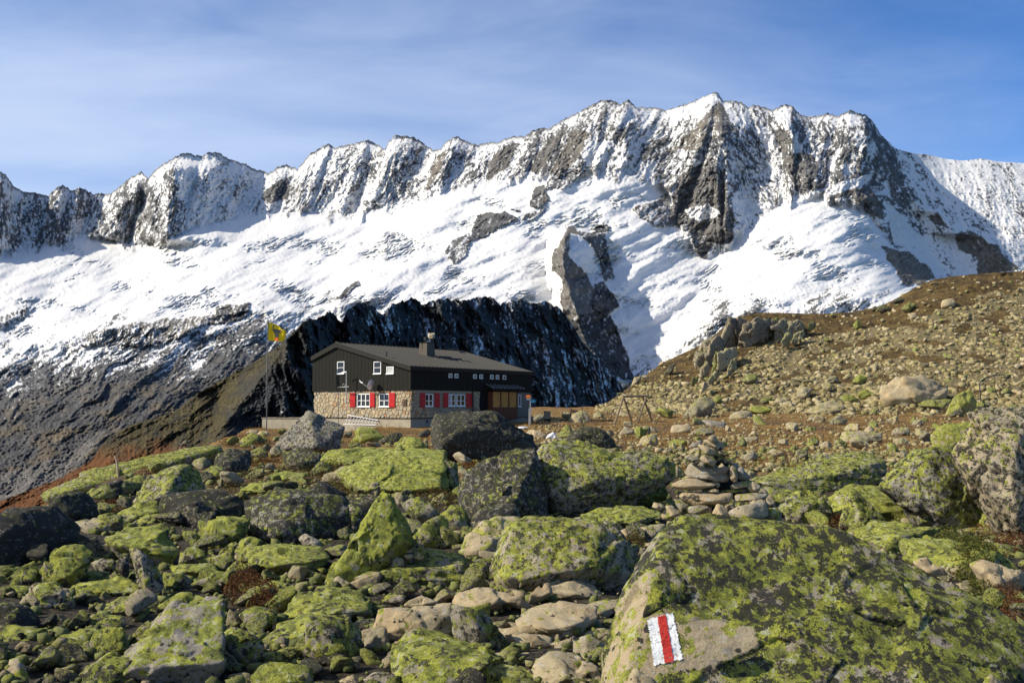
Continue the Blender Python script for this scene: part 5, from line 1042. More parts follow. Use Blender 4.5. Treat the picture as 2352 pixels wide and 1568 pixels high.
# ---- chimney stack with pipes
def onroof(x, y, f='I'):
    r = atv(*fv(f, x, y), 1.0); n = (AY * -slope + Vector((0, 0, 1))); c0 = P0 + AY * eY + Vector((0, 0, eZ)); Yd = n.dot(c0) / n.dot(r); p = r * Yd - P0; return Vector((p.dot(AX), p.dot(AY), p.z))
c0 = onroof(265, 330); zt = c0.z + 1.12
bm = bmesh.new(); cw_, cd_ = .88, .82
b0 = [(c0.x - .08, c0.y + cd_ + .08), (c0.x - .08, c0.y - .08), (c0.x + cw_ + .08, c0.y - .08), (c0.x + cw_ + .08, c0.y + cd_ + .08)]; t0 = [(c0.x, c0.y + cd_), (c0.x, c0.y), (c0.x + cw_, c0.y), (c0.x + cw_, c0.y + cd_)]
vb_ = [bm.verts.new((x, y, c0.z - .3 + (y - c0.y) * slope * 0)) for x, y in b0]; vt = [bm.verts.new((x, y, zt)) for x, y in t0]
bm.faces.new(vt); [bm.faces.new((vb_[i], vb_[(i+1) % 4], vt[(i+1) % 4], vt[i])) for i in range(4)]
ch = bm_obj('chimney', bm, plain('chimney_sheet', (.075, .062, .043), .6, var=.25), hut)
hb('chimney_seam', [(c0.x - .045, c0.x + .02, c0.y + .5, c0.y + .53, c0.z - .1, zt)], DKMETAL, ch); hb('chimney_cap', [(c0.x - .05, c0.x + cw_ + .05, c0.y - .05, c0.y + cd_ + .05, zt, zt + .04)], CLADF, ch)
bm = bmesh.new(); tube_bm(bm, [(c0.x + .28, c0.y + .35, zt), (c0.x + .28, c0.y + .35, zt + .28)], .08, 10); tube_bm(bm, [(c0.x + .28, c0.y + .35, zt + .22), (c0.x + .28, c0.y + .35, zt + .48)], .19, 12); bm_obj('flue', bm, DKMETAL, ch, smooth=False)
bm = bmesh.new(); tube_bm(bm, [(c0.x + 1.12, c0.y + .55, c0.z - .1), (c0.x + 1.12, c0.y + .55, zt + .42)], .17, 12); bm_obj('flue', bm, DKMETAL, ch)
bm = bmesh.new(); tube_bm(bm, [(c0.x + .62, c0.y + .4, zt), (c0.x + .62, c0.y + .4, zt + .38)], .14, 12); bm_obj('vent_pipe', bm, GREYMETAL, ch)
TANM = plain('tan_cowl', (.50, .42, .28), .6)
bm = bmesh.new()
for k in range(6): an = k * math.pi / 3; box_bm(bm, c0.x + 1.12 + .24 * math.cos(an) - .035, c0.x + 1.12 + .24 * math.cos(an) + .035, c0.y + .55 + .24 * math.sin(an) - .035, c0.y + .55 + .24 * math.sin(an) + .035, zt + .45, zt + .88)
tube_bm(bm, [(c0.x + 1.12, c0.y + .55, zt + .62), (c0.x + 1.12, c0.y + .55, zt + .76)], .26, 12); tube_bm(bm, [(c0.x + 1.12, c0.y + .55, zt + .42), (c0.x + 1.12, c0.y + .55, zt + .64)], .05, 8); bm_obj('cowl', bm, TANM, ch)
q = onroof(1305, 345, 'G'); bm = bmesh.new(); tube_bm(bm, [(q.x, q.y, q.z - .05), (q.x, q.y, q.z + .42)], .055, 8); bm_obj('vent_pipe', bm, DKMETAL, hut)
for x, y, w in ((480, 355, 1.4), (640, 385, 1.5), (650, 235, 1.2), (800, 275, .7)):
    q = onroof(x, y); bm = bmesh.new(); prism_bm(bm, [(q.x, q.y, q.z + .06), (q.x + w, q.y, q.z + .06), (q.x + w, q.y + .1, q.z + .06 + slope * .1), (q.x, q.y + .1, q.z + .06 + slope * .1)], (0, 0, .09)); bm_obj('snow_guard', bm, DKMETAL, hut)
# ---- entrance, bay with wooden blinds, canopy
en = rect(lng, 'I', 1128, 905, 1332, 1335); hb('entrance_shade', [(en[0], en[1], -.06, .02, ZC - .6, ZS)], DARKW)  # flat black panel on the wall, painting the shade of the doorway
dp = lng('I', 992, 900)[0]; bm = bmesh.new(); tube_bm(bm, [(dp, -.16, ZS), (dp, -.16, ZC - .8)], .06, 8); bm_obj('downpipe', bm, DKMETAL, hut)
bay = rect(lng, 'I', 1335, 893, 1745, 1355, .55); byl, byr, bz0, bz1 = bay; zsill = lng('I', 1500, 1160, .55)[1]
bayo = hb('bay', [(byl, byr, -.55, .03, bz0, zsill), (byl, byr, -.55, .03, bz1 - .06, min(bz1, ZS - .02))], BROWNW)
nP = 7
for i in range(nP): hb('bay_panel', [(byl + (byr-byl) * i / nP + .01, byl + (byr-byl) * (i+1) / nP - .01, -.575, -.553, bz0 + .03, zsill - .03)], BROWNW, bayo)
for i in range(4): u = byl + (byr - byl - .1) * i / 3; hb('bay_post', [(u, u + .1, -.552, -.45, zsill, bz1 - .06)], BROWNW, bayo)
hb('bay_side', [(byl, byl + .04, -.45, .02, zsill, bz1 - .06)], BROWNW, bayo); hb('bay_side', [(byr - .04, byr, -.45, .02, zsill, bz1 - .06)], BROWNW, bayo)
for i in range(3):
    u0_ = byl + (byr - byl - .1) * i / 3 + .1; u1_ = byl + (byr - byl - .1) * (i + 1) / 3; bl = hb('blind', [(u0_, u1_, -.49, -.47, zsill, bz1 - .06)], AMBER, bayo); ns = 8
    for k in range(ns): zz = zsill + (bz1 - .06 - zsill) * k / ns; hb('slat', [(u0_ + .01, u1_ - .01, -.512, -.492, zz + .012, zz + (bz1 - .06 - zsill) / ns - .012)], AMBER, bl)
cn = rect(lng, 'I', 1338, 800, 1842, 870, .8); bm = bmesh.new(); cz = ZS + .12
prism_bm(bm, [(cn[0], -.13, cz + .42), (cn[0], -.95, cz + .10), (cn[0], -.95, cz - .08), (cn[0], -.13, cz + .1)], (cn[1] - cn[0], 0, 0)); cano = bm_obj('canopy', bm, CLAD, hut)
for i in range(9):
    u = cn[0] + (cn[1] - cn[0] - .06) * i / 8; bm = bmesh.new(); prism_bm(bm, [(u, -.13, cz + .43), (u + .06, -.13, cz + .43), (u + .06, -.95, cz + .11), (u, -.95, cz + .11)], (0, 0, .05)); bm_obj('seam', bm, GREYMETAL, cano)
sw = rect(lng, 'I', 1748, 957, 1780, 1150); window('l', (sw[0], sw[0] + .42, sw[2], sw[3]), [], [], fw=.06)
wall2 = hb('rendered_wall', [(SPL + .02, LEN - .06, -.03, .028, ZC + .05, ZS - .002)], plain('grey_render', (.17, .15, .125), .95, var=.12))
vq = lng('I', 267, 1392); hb('vent_grille', [(vq[0] - .08, vq[0] + .08, -.02, .01, vq[1] - .1, vq[1] + .1)], DARKW)

# ---- things standing or hanging by the hut
def hl(v): return P0 + AX * v[0] + AY * v[1] + Vector((0, 0, v[2]))
# terrace wall with the flagpole
tw0 = atv(605, 989, 85.5); tw1 = hl((.6, GW + .02, 0)); dirw = (Vector((tw1.x, tw1.y, 0)) - Vector((tw0.x, tw0.y, 0))); Lw = dirw.length; ztop = atv(650, 961, 84.5).z - tw0.z
tw = empty('terrace_wall', tw0, 'low concrete terrace wall capped with stone slabs left of the hut', 'wall', rz=math.atan2(dirw.y, dirw.x))
hb('wall', [(0, Lw, -.18, .18, -1.4, ztop)], CONC, tw)
x_ = -.05
while x_ < Lw: w_ = random.uniform(.45, .8); hb('coping_stone', [(x_, min(x_ + w_, Lw) - .015, -.24, .24, ztop + .003, ztop + random.uniform(.08, .11))], MORTAR, tw, bevel=.012); x_ += w_
fp = empty('flagpole', atv(612.5, 961, 79.5), 'thin dark flagpole rising from the terrace wall', 'flagpole'); zt_ = atv(616, 737, 79.5).z - fp.location.z
bm = bmesh.new(); tube_bm(bm, [(0, 0, -1.3), (0, 0, 0), (0, 0, zt_)], .05, 10, .03); bm_obj('pole', bm, plain('pole_paint', (.10, .095, .09), .5), fp)
bm = bmesh.new(); tube_bm(bm, [(0, 0, zt_), (0, 0, zt_ + .1)], .045, 10); bm_obj('finial', bm, DKMETAL, fp)
bm = bmesh.new(); tube_bm(bm, [(-.09, 0, .9), (-.09, 0, zt_ - .1)], .008, 5); bm_obj('halyard', bm, GREYMETAL, fp)
# flag: cloth surface over (px, py) of the traced cloth
FY = 79.5
def cloth(u, v, lift=0.0):
    ft = curve([(310, 372), (390, 388), (520, 408), (640, 455), (780, 505), (900, 590), (1000, 690), (1100, 735), (1200, 790)]); fb = curve([(310, 1268), (390, 1270), (700, 1290), (900, 1315), (1040, 1318), (1110, 1240), (1200, 1140)])
    x = 318 + u * 880; y0, y1 = float(ft(x)), float(fb(x)); y = y0 + (y1 - y0) * v
    dpt = .14 * math.sin(u * 5.2 + v * 1.3) * u + .03 * math.sin(u * 13 - v * 3) + .25 * u
    return Vector([float(c_) for c_ in at(*fv('L', x, y), FY + dpt - lift)])
def cloth_xy(px, py, lift): 
    ft = curve([(310, 372), (390, 388), (520, 408), (640, 455), (780, 505), (900, 590), (1000, 690), (1100, 735), (1200, 790)]); fb = curve([(310, 1268), (390, 1270), (700, 1290), (900, 1315), (1040, 1318), (1110, 1240), (1200, 1140)])
    y0, y1 = float(ft(px)), float(fb(px)); return cloth(min(1, max(0, (px - 318) / 880)), min(.995, max(.01, (py - y0) / (y1 - y0))), lift)
fl = empty('flag', cloth(0, 1), 'yellow flag with a black bull head and red nose ring', 'flag'); flo = fl.location.copy()
nu, nv = 36, 24; co = np.array([(cloth(i / nu, j / nv) - flo)[:] for j in range(nv + 1) for i in range(nu + 1)]); fs = np.array([[j*(nu+1)+i, j*(nu+1)+i+1, (j+1)*(nu+1)+i+1, (j+1)*(nu+1)+i] for j in range(nv) for i in range(nu)])
FLY = plain('yellow_cloth', (.80, .56, .010), .8, var=.05); FBK = plain('black_cloth', (.045, .048, .045), .8); FRD = plain('red_cloth', (.62, .09, .02), .8)
mobj('cloth', mesh_np('cloth', co, fs, FLY), (0, 0, 0), fl)
def emblem(name, polys, mat, lift=.07):
    bm = bmesh.new()
    for poly in polys:
        d_ = []
        for i in range(len(poly)):
            a_, c_ = poly[i], poly[(i + 1) % len(poly)]
            for k in range(3): d_.append((a_[0] + (c_[0]-a_[0]) * k / 3, a_[1] + (c_[1]-a_[1]) * k / 3))
        P3 = [cloth_xy(*p, lift) - flo for p in d_]; vs = [bm.verts.new(p) for p in P3]
        for t in tessellate_polygon([[Vector((p[0], p[1], 0)) for p in d_]]):
            try: bm.faces.new([vs[k] for k in t])
            except ValueError: pass
    return bm_obj(name, bm, mat, fl)
emblem('bull_head', [[(575, 690), (640, 712), (760, 705), (880, 735), (955, 745), (945, 790), (900, 860), (855, 925), (832, 990), (828, 1120), (760, 1135), (675, 1110), (665, 950), (612, 870), (585, 800)],
                     [(488, 705), (560, 715), (590, 770), (545, 760), (500, 735)], [(935, 775), (1030, 795), (985, 830), (915, 835)]], FBK)
emblem('horns', [[(620, 720), (560, 660), (535, 600), (550, 545), (590, 500), (650, 470), (625, 515), (595, 560), (592, 620), (640, 712)], [(925, 745), (950, 690), (930, 640), (860, 575), (760, 515), (700, 490), (780, 495), (900, 575), (985, 665), (1000, 700), (975, 745)]], FBK, .075)
emblem('nose_ring', [[(742 + 88 * math.cos(t), 1190 + 82 * math.sin(t)) for t in [k * math.pi / 6 for k in range(12)]]], FRD, .085)
# mast with antennas, dish, plaque
m0 = gab('G', 645, 1110, .75); m1 = gab('G', 645, 578, .75)
ma = empty('antenna_mast', hl((-.75, m0[0], m0[1])), 'grey antenna mast on brackets beside the red shutter of the gable', 'antenna', rz=HRZ); hM = m1[1] - m0[1]
def mp_(name, tubes, mat=GREYMETAL, parent=ma):
    bm = bmesh.new(); [tube_bm(bm, t, r, 8) for t, r in tubes]; return bm_obj(name, bm, mat, parent)
mp_('mast', [([(0, 0, 0), (0, 0, hM)], .04)]); mp_('bracket', [([(0, 0, .05), (.7, 0, .05)], .02), ([(0, 0, .45), (.7, -.1, .15)], .014), ([(0, 0, .9), (.7, -.2, .75)], .014)], DKMETAL)
mp_('yagi_boom', [([(0, .95, hM * .52), (0, -.28, hM * .535)], .018)] + [([(-.16, y, hM * .52 + .0), (.16, y, hM * .525)], .010) for y in (.85, .65, .45, .28)])
mp_('loop', [([(0, .32 + .11 * math.cos(t), hM * .57 + .15 * math.sin(t)) for t in [k * math.pi / 8 for k in range(16)]], .014)])
mp_('panel_antenna', [([(-.05, .52, hM - .12), (0, .3, hM - .03), (0, .0, hM - .06)], .035), ([(-.05, .52, hM - .12), (-.05, .52, hM - .24)], .022)], ALU); mp_('clamp', [([(0, 0, hM - .1), (0, 0, hM + .05)], .06), ([(0, 0, hM * .53), (0, 0, hM * .6)], .06)], GREYMETAL)
d0_ = gab('G', 1070, 800, .7); di = empty('satellite_dish', hl((-.7, d0_[0], d0_[1])), 'white satellite dish seen edge on above the gable windows', 'satellite dish', rz=HRZ)
bm = bmesh.new(); nr, na = 5, 20; rings = []; ax_ = Vector((-.25, .95, .25)).normalized(); e1 = ax_.orthogonal().normalized(); e2 = ax_.cross(e1)
for i in range(nr + 1):
    rr = .42 * i / nr; rings.append([bm.verts.new(e1 * rr * math.cos(2*math.pi*k/na) + e2 * rr * math.sin(2*math.pi*k/na) + ax_ * (rr * rr * .75)) for k in range(na)] if i else [bm.verts.new((0, 0, 0))])
for k in range(na): bm.faces.new((rings[0][0], rings[1][k], rings[1][(k+1) % na]))
for i in range(1, nr):
    for k in range(na): bm.faces.new((rings[i][k], rings[i+1][k], rings[i+1][(k+1) % na], rings[i][(k+1) % na]))
do = bm_obj('reflector', bm, ALU, di); md = do.modifiers.new('thick', 'SOLIDIFY'); md.thickness = .012
mp_('feed_arm', [([e2 * 0 + Vector((0, 0, -.36)), ax_ * .95 + Vector((0, 0, -.05))], .016)], GREYMETAL, di)
mp_('feed_horn', [([ax_ * .85 + Vector((0, 0, -.05)), ax_ * 1.1 + Vector((0, 0, .0))], .055), ([ax_ * 1.05 + Vector((0, 0, .0)), ax_ * 1.15 + Vector((0, 0, .1))], .04)], ALU, di)
mp_('wall_arm', [([Vector((0, -.05, 0)), Vector((.3, -.1, -.4)), Vector((.68, -.1, -.45))], .022)], DKMETAL, di)
pq = rect(gab, 'G', 1575, 1030, 1643, 1130); pl = empty('wall_plaque', hl((-.08, (pq[0] + pq[1]) / 2, pq[2])), 'small carved brown plaque on the stone wall near the corner', 'plaque', rz=HRZ)
hb('board', [(-.03, .03, -(pq[1]-pq[0])/2, (pq[1]-pq[0])/2, 0, pq[3]-pq[2])], plain('plaque_bronze', (.085, .05, .03), .6), pl, bevel=.01); bm = bmesh.new(); bmesh.ops.create_uvsphere(bm, u_segments=10, v_segments=8, radius=.1); bmesh.ops.scale(bm, vec=(.5, .8, 1.2), verts=bm.verts); bmesh.ops.translate(bm, vec=(-.03, 0, (pq[3]-pq[2]) * .55), verts=bm.verts); bm_obj('relief', bm, plain('relief_bronze', (.14, .08, .045), .6), pl, smooth=True)
# ladder leaning on its side against the plinth
la = [gab('G', x, y, o) for x, y, o in ((660, 1290, .12), (1165, 1370, .12), (600, 1438, .75), (1130, 1452, .75))]; offs = (.12, .12, .75, .75)
L3 = [hl((-o, q[0], q[1])) for q, o in zip(la, offs)]; ld = empty('ladder', L3[2], 'long aluminium ladder lying on its side against the plinth', 'ladder')
def ladder_rail(a_, c_): bm = bmesh.new(); tube_bm(bm, [a_ - L3[2], c_ - L3[2]], .035, 6); bm_obj('rail', bm, ALU, ld)
ladder_rail(L3[0], L3[1]); ladder_rail(L3[2], L3[3])
for k in range(10):
    t = (k + .5) / 10; bm = bmesh.new(); tube_bm(bm, [L3[0].lerp(L3[1], t) - L3[2], L3[2].lerp(L3[3], t + .01) - L3[2]], .022, 6); bm_obj('rung', bm, ALU, ld)
mid0, mid1 = L3[0].lerp(L3[2], .52), L3[1].lerp(L3[3], .5); bm = bmesh.new(); tube_bm(bm, [mid0 - L3[2] + Vector((0, .08, 0)), mid1 - L3[2] + Vector((0, .08, 0))], .02, 6); bm_obj('brace', bm, ALU, ld)
# flagstone kerb before the gable
def gz(x, y): return float(G(np.array(x), np.array(y)))
# signpost right of the hut
def pole_thing(name, label, cat, f, x0, y0, x1, y1, d, r, mat):
    p_ = atv(*fv(f, x0, y0), d); t_ = atv(*fv(f, x1, y1), d); e_ = empty(name, p_, label, cat); bm = bmesh.new(); tube_bm(bm, [(0, 0, -.2), t_ - p_], r, 8); bm_obj('post', bm, mat, e_); return e_
SD = 80.0
sg = pole_thing('signpost', 'grey signpost with orange and blue arrow signs at the far corner of the hut', 'signpost', 'J', 347, 650, 349, 165, SD, .04, GREYMETAL)
def board(f, pts, d, mat, parent, name, t=.03):
    q = [atv(*fv(f, *p), d) - parent.location for p in pts]; bm = bmesh.new(); prism_bm(bm, q, (0, t, 0)); return bm_obj(name, bm, mat, parent)
ORANGE = plain('orange_sign_paint', (.75, .16, .02), .6); BLUE = plain('blue_sign_paint', (.02, .15, .28), .6)
board('J', [(278, 180), (290, 160), (352, 160), (352, 198), (290, 198)], SD - .06, ORANGE, sg, 'sign'); board('J', [(358, 230), (410, 230), (430, 250), (412, 272), (358, 272)], SD - .06, BLUE, sg, 'sign'); board('J', [(292, 205), (340, 205), (340, 232), (292, 232)], SD - .06, GREYMETAL, sg, 'sign')
s2_ = pole_thing('marker_post', 'shorter grey post with a small plate beside the signpost', 'post', 'J', 331, 655, 333, 352, SD - .8, .045, GREYMETAL); board('J', [(328, 350), (368, 350), (368, 402), (328, 402)], SD - .9, GREYMETAL, s2_, 'plate')
pole_thing('thin_pole', 'thin dark pole standing in front of the split boulder', 'pole', 'J', 1108, 612, 1108, 312, 70, .028, DKMETAL)
nb_ = pole_thing('notice_board', 'small brown notice board on a post behind the split boulder', 'sign', 'J', 945, 520, 947, 355, 88, .03, BROWNW); board('J', [(950, 378), (1045, 382), (1045, 418), (950, 415)], 87.8, plain('notice_paint', (.25, .14, .09), .8), nb_, 'panel')
# swing frame of logs
SW = 84.0
sf = empty('swing_frame', atv(*fv('E', 830, 752), SW), 'wooden swing frame of round logs without a swing', 'swing frame')
def log(f, a_, c_, da, dc, r, name, parent, mat=WOOD):
    p_, q_ = atv(*fv(f, *a_), da) - parent.location, atv(*fv(f, *c_), dc) - parent.location; bm = bmesh.new(); tube_bm(bm, [p_ + (q_-p_) * t for t in (0, .3, .6, 1)], r, 10); return bm_obj(name, bm, mat, parent, smooth=False)
log('E', (712, 487), (972, 481), SW + .2, SW + 1.0, .10, 'crossbeam', sf)
log('E', (726, 492), (638, 762), SW, SW - 1.1, .085, 'leg', sf); log('E', (724, 485), (812, 752), SW + .2, SW + 1.2, .085, 'leg', sf); log('E', (952, 485), (862, 755), SW + .9, SW - .2, .085, 'leg', sf); log('E', (912, 485), (1018, 758), SW + .9, SW + 2.0, .085, 'leg', sf)
# stone fireplace
FD = 84.0; fpz = atv(*fv('J', 540, 668), FD); fire = empty('stone_fireplace', fpz, 'low dry stone fireplace with a dark chimney block right of the signpost', 'fireplace')
k_ = FD / 2352 * .15625; DSTONE = plain('dark_wall_stone', (.17, .155, .12), .95, var=.25, scale=3)  # fireplace stone colour, darker than the hut walls
hb('hearth', [(0, 250 * k_, .05, 1.1, -.2, 118 * k_)], MORTAR, fire); hb('chimney_block', [(12 * k_, 108 * k_, .1, .9, 118 * k_, 262 * k_)], DSTONE, fire, bevel=.03); hb('firebox', [(14 * k_, 112 * k_, .045, .12, 126 * k_, 158 * k_)], DARKW, fire); hb('chimney_top', [(6 * k_, 114 * k_, .02, .98, 262 * k_, 272 * k_)], DSTONE, fire)
for j in range(5):
    x_ = 0
    while x_ < 240: w_ = random.uniform(28, 55); hb('stone', [(x_ * k_ + .008, min(252, x_ + w_) * k_ - .008, random.uniform(-.05, 0), .05, (j * 23.5) * k_ + .008 - .03, ((j + 1) * 23.5) * k_ - .02)], DSTONE, fire, bevel=.012); x_ += w_
# plank bench and tables in front of the scree
tb = empty('plank_table', atv(*fv('J', 1320, 620), 88), 'long dark plank table on a box by the split boulder', 'table'); kt = 88 / 2352 * .15625
hb('table_top', [(-100 * kt, 240 * kt, -.3, .5, 88 * kt, 100 * kt)], plain('dark_plank', (.06, .045, .035), .8), tb); hb('box', [(-40 * kt, 55 * kt, -.2, .4, -.1, 80 * kt)], plain('pale_box', (.34, .27, .17), .7), tb, bevel=.02); hb('trestle', [(195 * kt, 205 * kt, -.2, .35, -.1, 88 * kt), (-96 * kt, -86 * kt, -.2, .35, -.1, 88 * kt)], BROWNW, tb)
bn_ = empty('low_bench', atv(*fv('J', 850, 650), 87), 'dark low bench between the fireplace and the split boulder', 'bench'); hb('seat', [(-60 * kt, 90 * kt, -.2, .5, 118 * kt, 128 * kt)], DARKW, bn_); hb('leg', [(-45 * kt, -35 * kt, 0, .3, -.1, 118 * kt)], DARKW, bn_); hb('leg', [(60 * kt, 70 * kt, 0, .3, -.1, 118 * kt)], DARKW, bn_)
# black pipe on the slope at the right
bp = [atv(*fv('N', x, y), d) for x, y, d in ((1900, 345, 84), (1888, 240, 85), (1887, 160, 87), (1905, 130, 89), (1960, 95, 92), (2030, 76, 95), (2150, 69, 97), (2352, 71, 100), (2600, 74, 102))]
bm = bmesh.new(); cat_ = []
for a_, c_ in zip(bp, bp[1:]):
    for t in (0, .25, .5, .75): cat_.append(a_.lerp(c_, t))
tube_bm(bm, cat_, .05, 7); po = bm_obj('water_pipe', bm, DKMETAL); tag(po, 'black water pipe arching over the scree at the right edge', 'pipe')
# sunken post on the left skyline, marker stick by the leaning boulder
s3 = empty('wooden_stake', atv(271, 1071, 31), 'pale leaning wooden stake behind the long skyline slab', 'stake'); bm = bmesh.new(); tube_bm(bm, [(.02, 0, -.4), (-.03, 0, .10), (-.10, 0, .34)], .035, 7, .024); bm_obj('stake', bm, plain('pale_wood', (.42, .31, .20), .8), s3)
pole_thing('metal_peg', 'short dark peg in the ground before the leaning grey boulder', 'peg', 'E', 1360, 695, 1360, 648, 70, .03, DKMETAL)
# snow left on the grass
def snowpatch(label, f, s, d, h=.12):
    pts = P(f, s); c_ = atv(sum(p[0] for p in pts) / len(pts), sum(p[1] for p in pts) / len(pts), d); W_ = []
    for x, y in pts: q = at(x, y, d); W_.append([float(v) for v in q]); q = at(x, y, d + .5); W_.append([float(v) for v in q])
    co, F_ = rock_shape(np.array(W_), 4, 8, 1.6, d); o = mobj('snow_patch', mesh_np('snow_patch', co - np.array(c_), F_, SNOWMAT), c_); tag(o, label, 'snow patch'); return o
snowpatch('bright white snow patch behind the giant green boulder', 'J', "580,830 590,760 640,735 690,705 715,745 745,790 700,815 640,835", 57)
snowpatch('flat snow patch at the far corner of the hut', 'J', "165,655 175,630 235,618 320,640 310,655", 74)
snowpatch('small snow remnant left of the reddish boulder', 'J', "60,650 90,628 130,640 165,660 110,668", 62)
# person resting behind the skyline slab: head, cap, sunglasses and a raised forearm show
def skinned(name, verts, edges, radii, mat, parent, root=0):
    me = bpy.data.meshes.new(name); me.from_pydata(verts, edges, []); me.materials.append(mat); o = mobj(name, me, (0, 0, 0), parent); o.modifiers.new('skin', 'SKIN'); sv = me.skin_vertices[0].data
    for v, r in zip(sv, radii): v.radius = (r, r)
    sv[root].use_root = True; ss = o.modifiers.new('sub', 'SUBSURF'); ss.levels = 2; ss.render_levels = 2; return o
hp = atv(427.5, 1022.5, 36.0); pe = empty('person', hp - Vector((0, 0, .95)), 'person in cap and sunglasses sitting behind the skyline slab, one arm raised to the face', 'person')
SKIN = plain('skin', (.42, .19, .12), .6, var=.05); SHIRT = plain('rust_shirt', (.25, .07, .05), .85)
B_ = [(0, .12, .10), (0, .08, .35), (0, .02, .60), (0, 0, .74), (0, -.02, .85), (-.02, -.04, .97), (-.17, 0, .66), (-.30, -.12, .48), (-.16, -.2, .82), (.18, .02, .66), (.28, .05, .42), (.2, -.15, .30), (-.1, -.3, .12), (-.14, -.75, .22), (-.14, -.95, -.1), (.12, -.3, .12), (.14, -.75, .2), (.14, -.95, -.1), (-.12, -.21, .9)]
E_ = [(0, 1), (1, 2), (2, 3), (3, 4), (4, 5), (2, 6), (6, 7), (7, 8), (2, 9), (9, 10), (10, 11), (0, 12), (12, 13), (13, 14), (0, 15), (15, 16), (16, 17), (8, 18)]
skinned('body', B_, E_, [.15, .14, .15, .07, .055, .10, .07, .045, .032, .07, .045, .032, .09, .06, .045, .09, .06, .045, .028], SKIN, pe)
skinned('shirt', [(0, .12, .12), (0, .08, .35), (0, .02, .60), (-.15, .0, .64), (-.24, -.06, .55), (.16, .02, .64), (.23, .03, .53)], [(0, 1), (1, 2), (2, 3), (3, 4), (2, 5), (5, 6)], [.17, .16, .165, .09, .07, .09, .07], SHIRT, pe)
bm = bmesh.new(); bmesh.ops.create_uvsphere(bm, u_segments=14, v_segments=8, radius=.115); bmesh.ops.translate(bm, vec=(-.01, -.02, 1.01), verts=bm.verts); bmesh.ops.delete(bm, geom=[v for v in bm.verts if v.co.z < 1.0], context='VERTS'); prism_bm(bm, [(-.12, -.03, 1.01), (-.2, -.1, .99), (-.1, -.2, .99), (.02, -.13, 1.01)], (0, 0, .015)); bm_obj('cap', bm, plain('khaki_cap', (.13, .10, .06), .8), pe, smooth=True)
bm = bmesh.new(); tube_bm(bm, [(-.13, -.06, .965), (-.09, -.135, .965), (0, -.145, .965), (.06, -.11, .965)], .024, 6); bm_obj('sunglasses', bm, plain('dark_lens', (.01, .01, .01), .2), pe)
bm = bmesh.new(); tube_bm(bm, [(.11, 0, .9), (.13, .02, .98), (.12, .02, 1.03)], .035, 7); bm_obj('hair', bm, plain('light_hair', (.30, .22, .12), .8), pe)
# ================================================================== LOOSE STONES
LIB = []
for i in range(9):
    r = np.random.default_rng(100 + i); pts = r.normal(size=(9, 3)); pts /= np.linalg.norm(pts, axis=1)[:, None]; pts *= np.array([1, r.uniform(.65, 1), r.uniform(.4, .75)])
    co, F_ = rock_shape(pts, 4, 60, 1.1, 3.1 * i, 9, .62); LIB.append(mesh_np('rock', co, F_, ROCK))
def loose(name, label, cat, group, pos, size, kind, mesh=None):
    o = bpy.data.objects.new(name, mesh or random.choice(LIB)); o.location = pos; o.scale = (size, size, size); o.rotation_euler = (random.uniform(-.5, .5), random.uniform(-.5, .5), random.uniform(0, 6.28))
    kc = KIND[kind]; o.color = (max(0, kc[0] + random.uniform(-.15, .1)), max(0, kc[1] + random.uniform(-.2, .2)), max(0, kc[2] + random.uniform(-.1, .15)), 1); link(o); return tag(o, label, cat, group)
_CB = [(min(p[0] for p in q), max(p[0] for p in q), min(p[1] for p in q), max(p[1] for p in q), list(q)) for q in COVER]
def covered(x, y, margin=0):
    for x0, x1, y0, y1, q in _CB:
        if x0 < x < x1 and y0 < y < y1:
            c = False
            for (ax, ay), (bx, by) in zip(q, q[1:] + q[:1]):
                if (ay > y) != (by > y) and x < (bx - ax) * (y - ay) / (by - ay) + ax: c = not c
            if c: return True
    return False
R = random.Random(4)
path_poly = P('B', "500,1000 900,1060 1100,1000 1400,960 1800,900 1880,1040 1760,1200 1700,1568 1250,1568 1000,1400 1100,1250 900,1200 700,1090")
LAND = [(o['label'], bx) for o, bx in LANDMARKS if len(o['label'].split()) <= 10]
def describe(x, y, size_word, colour, word):
    """names the nearest boulder that one can find, and the side of it"""
    best = sorted(LAND, key=lambda L: abs(x - L[1][0]) / 1.3 + abs(y - L[1][1]))
    for lab, (bx, by, w, h) in best[:26]:
        dx, dy = (x - bx) / max(w, 1), (y - by) / max(h, 1); far = max(abs(dx), abs(dy)) > 1.5
        d_ = ('left of' if dx < -abs(dy) else 'right of' if dx > abs(dy) else 'in front of' if dy > 0 else 'behind')
        if far: d_ = 'further ' + d_ if d_[0] in 'lr' else 'well ' + d_
        t = ' '.join(q for q in (size_word, colour, word, d_, 'the', lab) if q)
        if t not in used and len(t.split()) <= 16: used.add(t); return t
    return None
KW = {'g': 'green', 'G': 'bright green', 'm': 'speckled', 'd': 'dark', 't': 'tan', 'T': 'brownish', 'o': 'orange', 'y': 'grey'}
used = set(); spots = []
def free(x, y, w, f=.62):
    for a_, b_, c_ in spots:
        if abs(x - a_) < (w + c_) * f and abs(y - b_) < (w + c_) * f * .75: return False
    spots.append((x, y, w)); return True
def rel(x, y): return 1.0 if y > 1180 or x > 1225 and y < 1110 else .55 + .45 * max(0, (y - 1000)) / 180
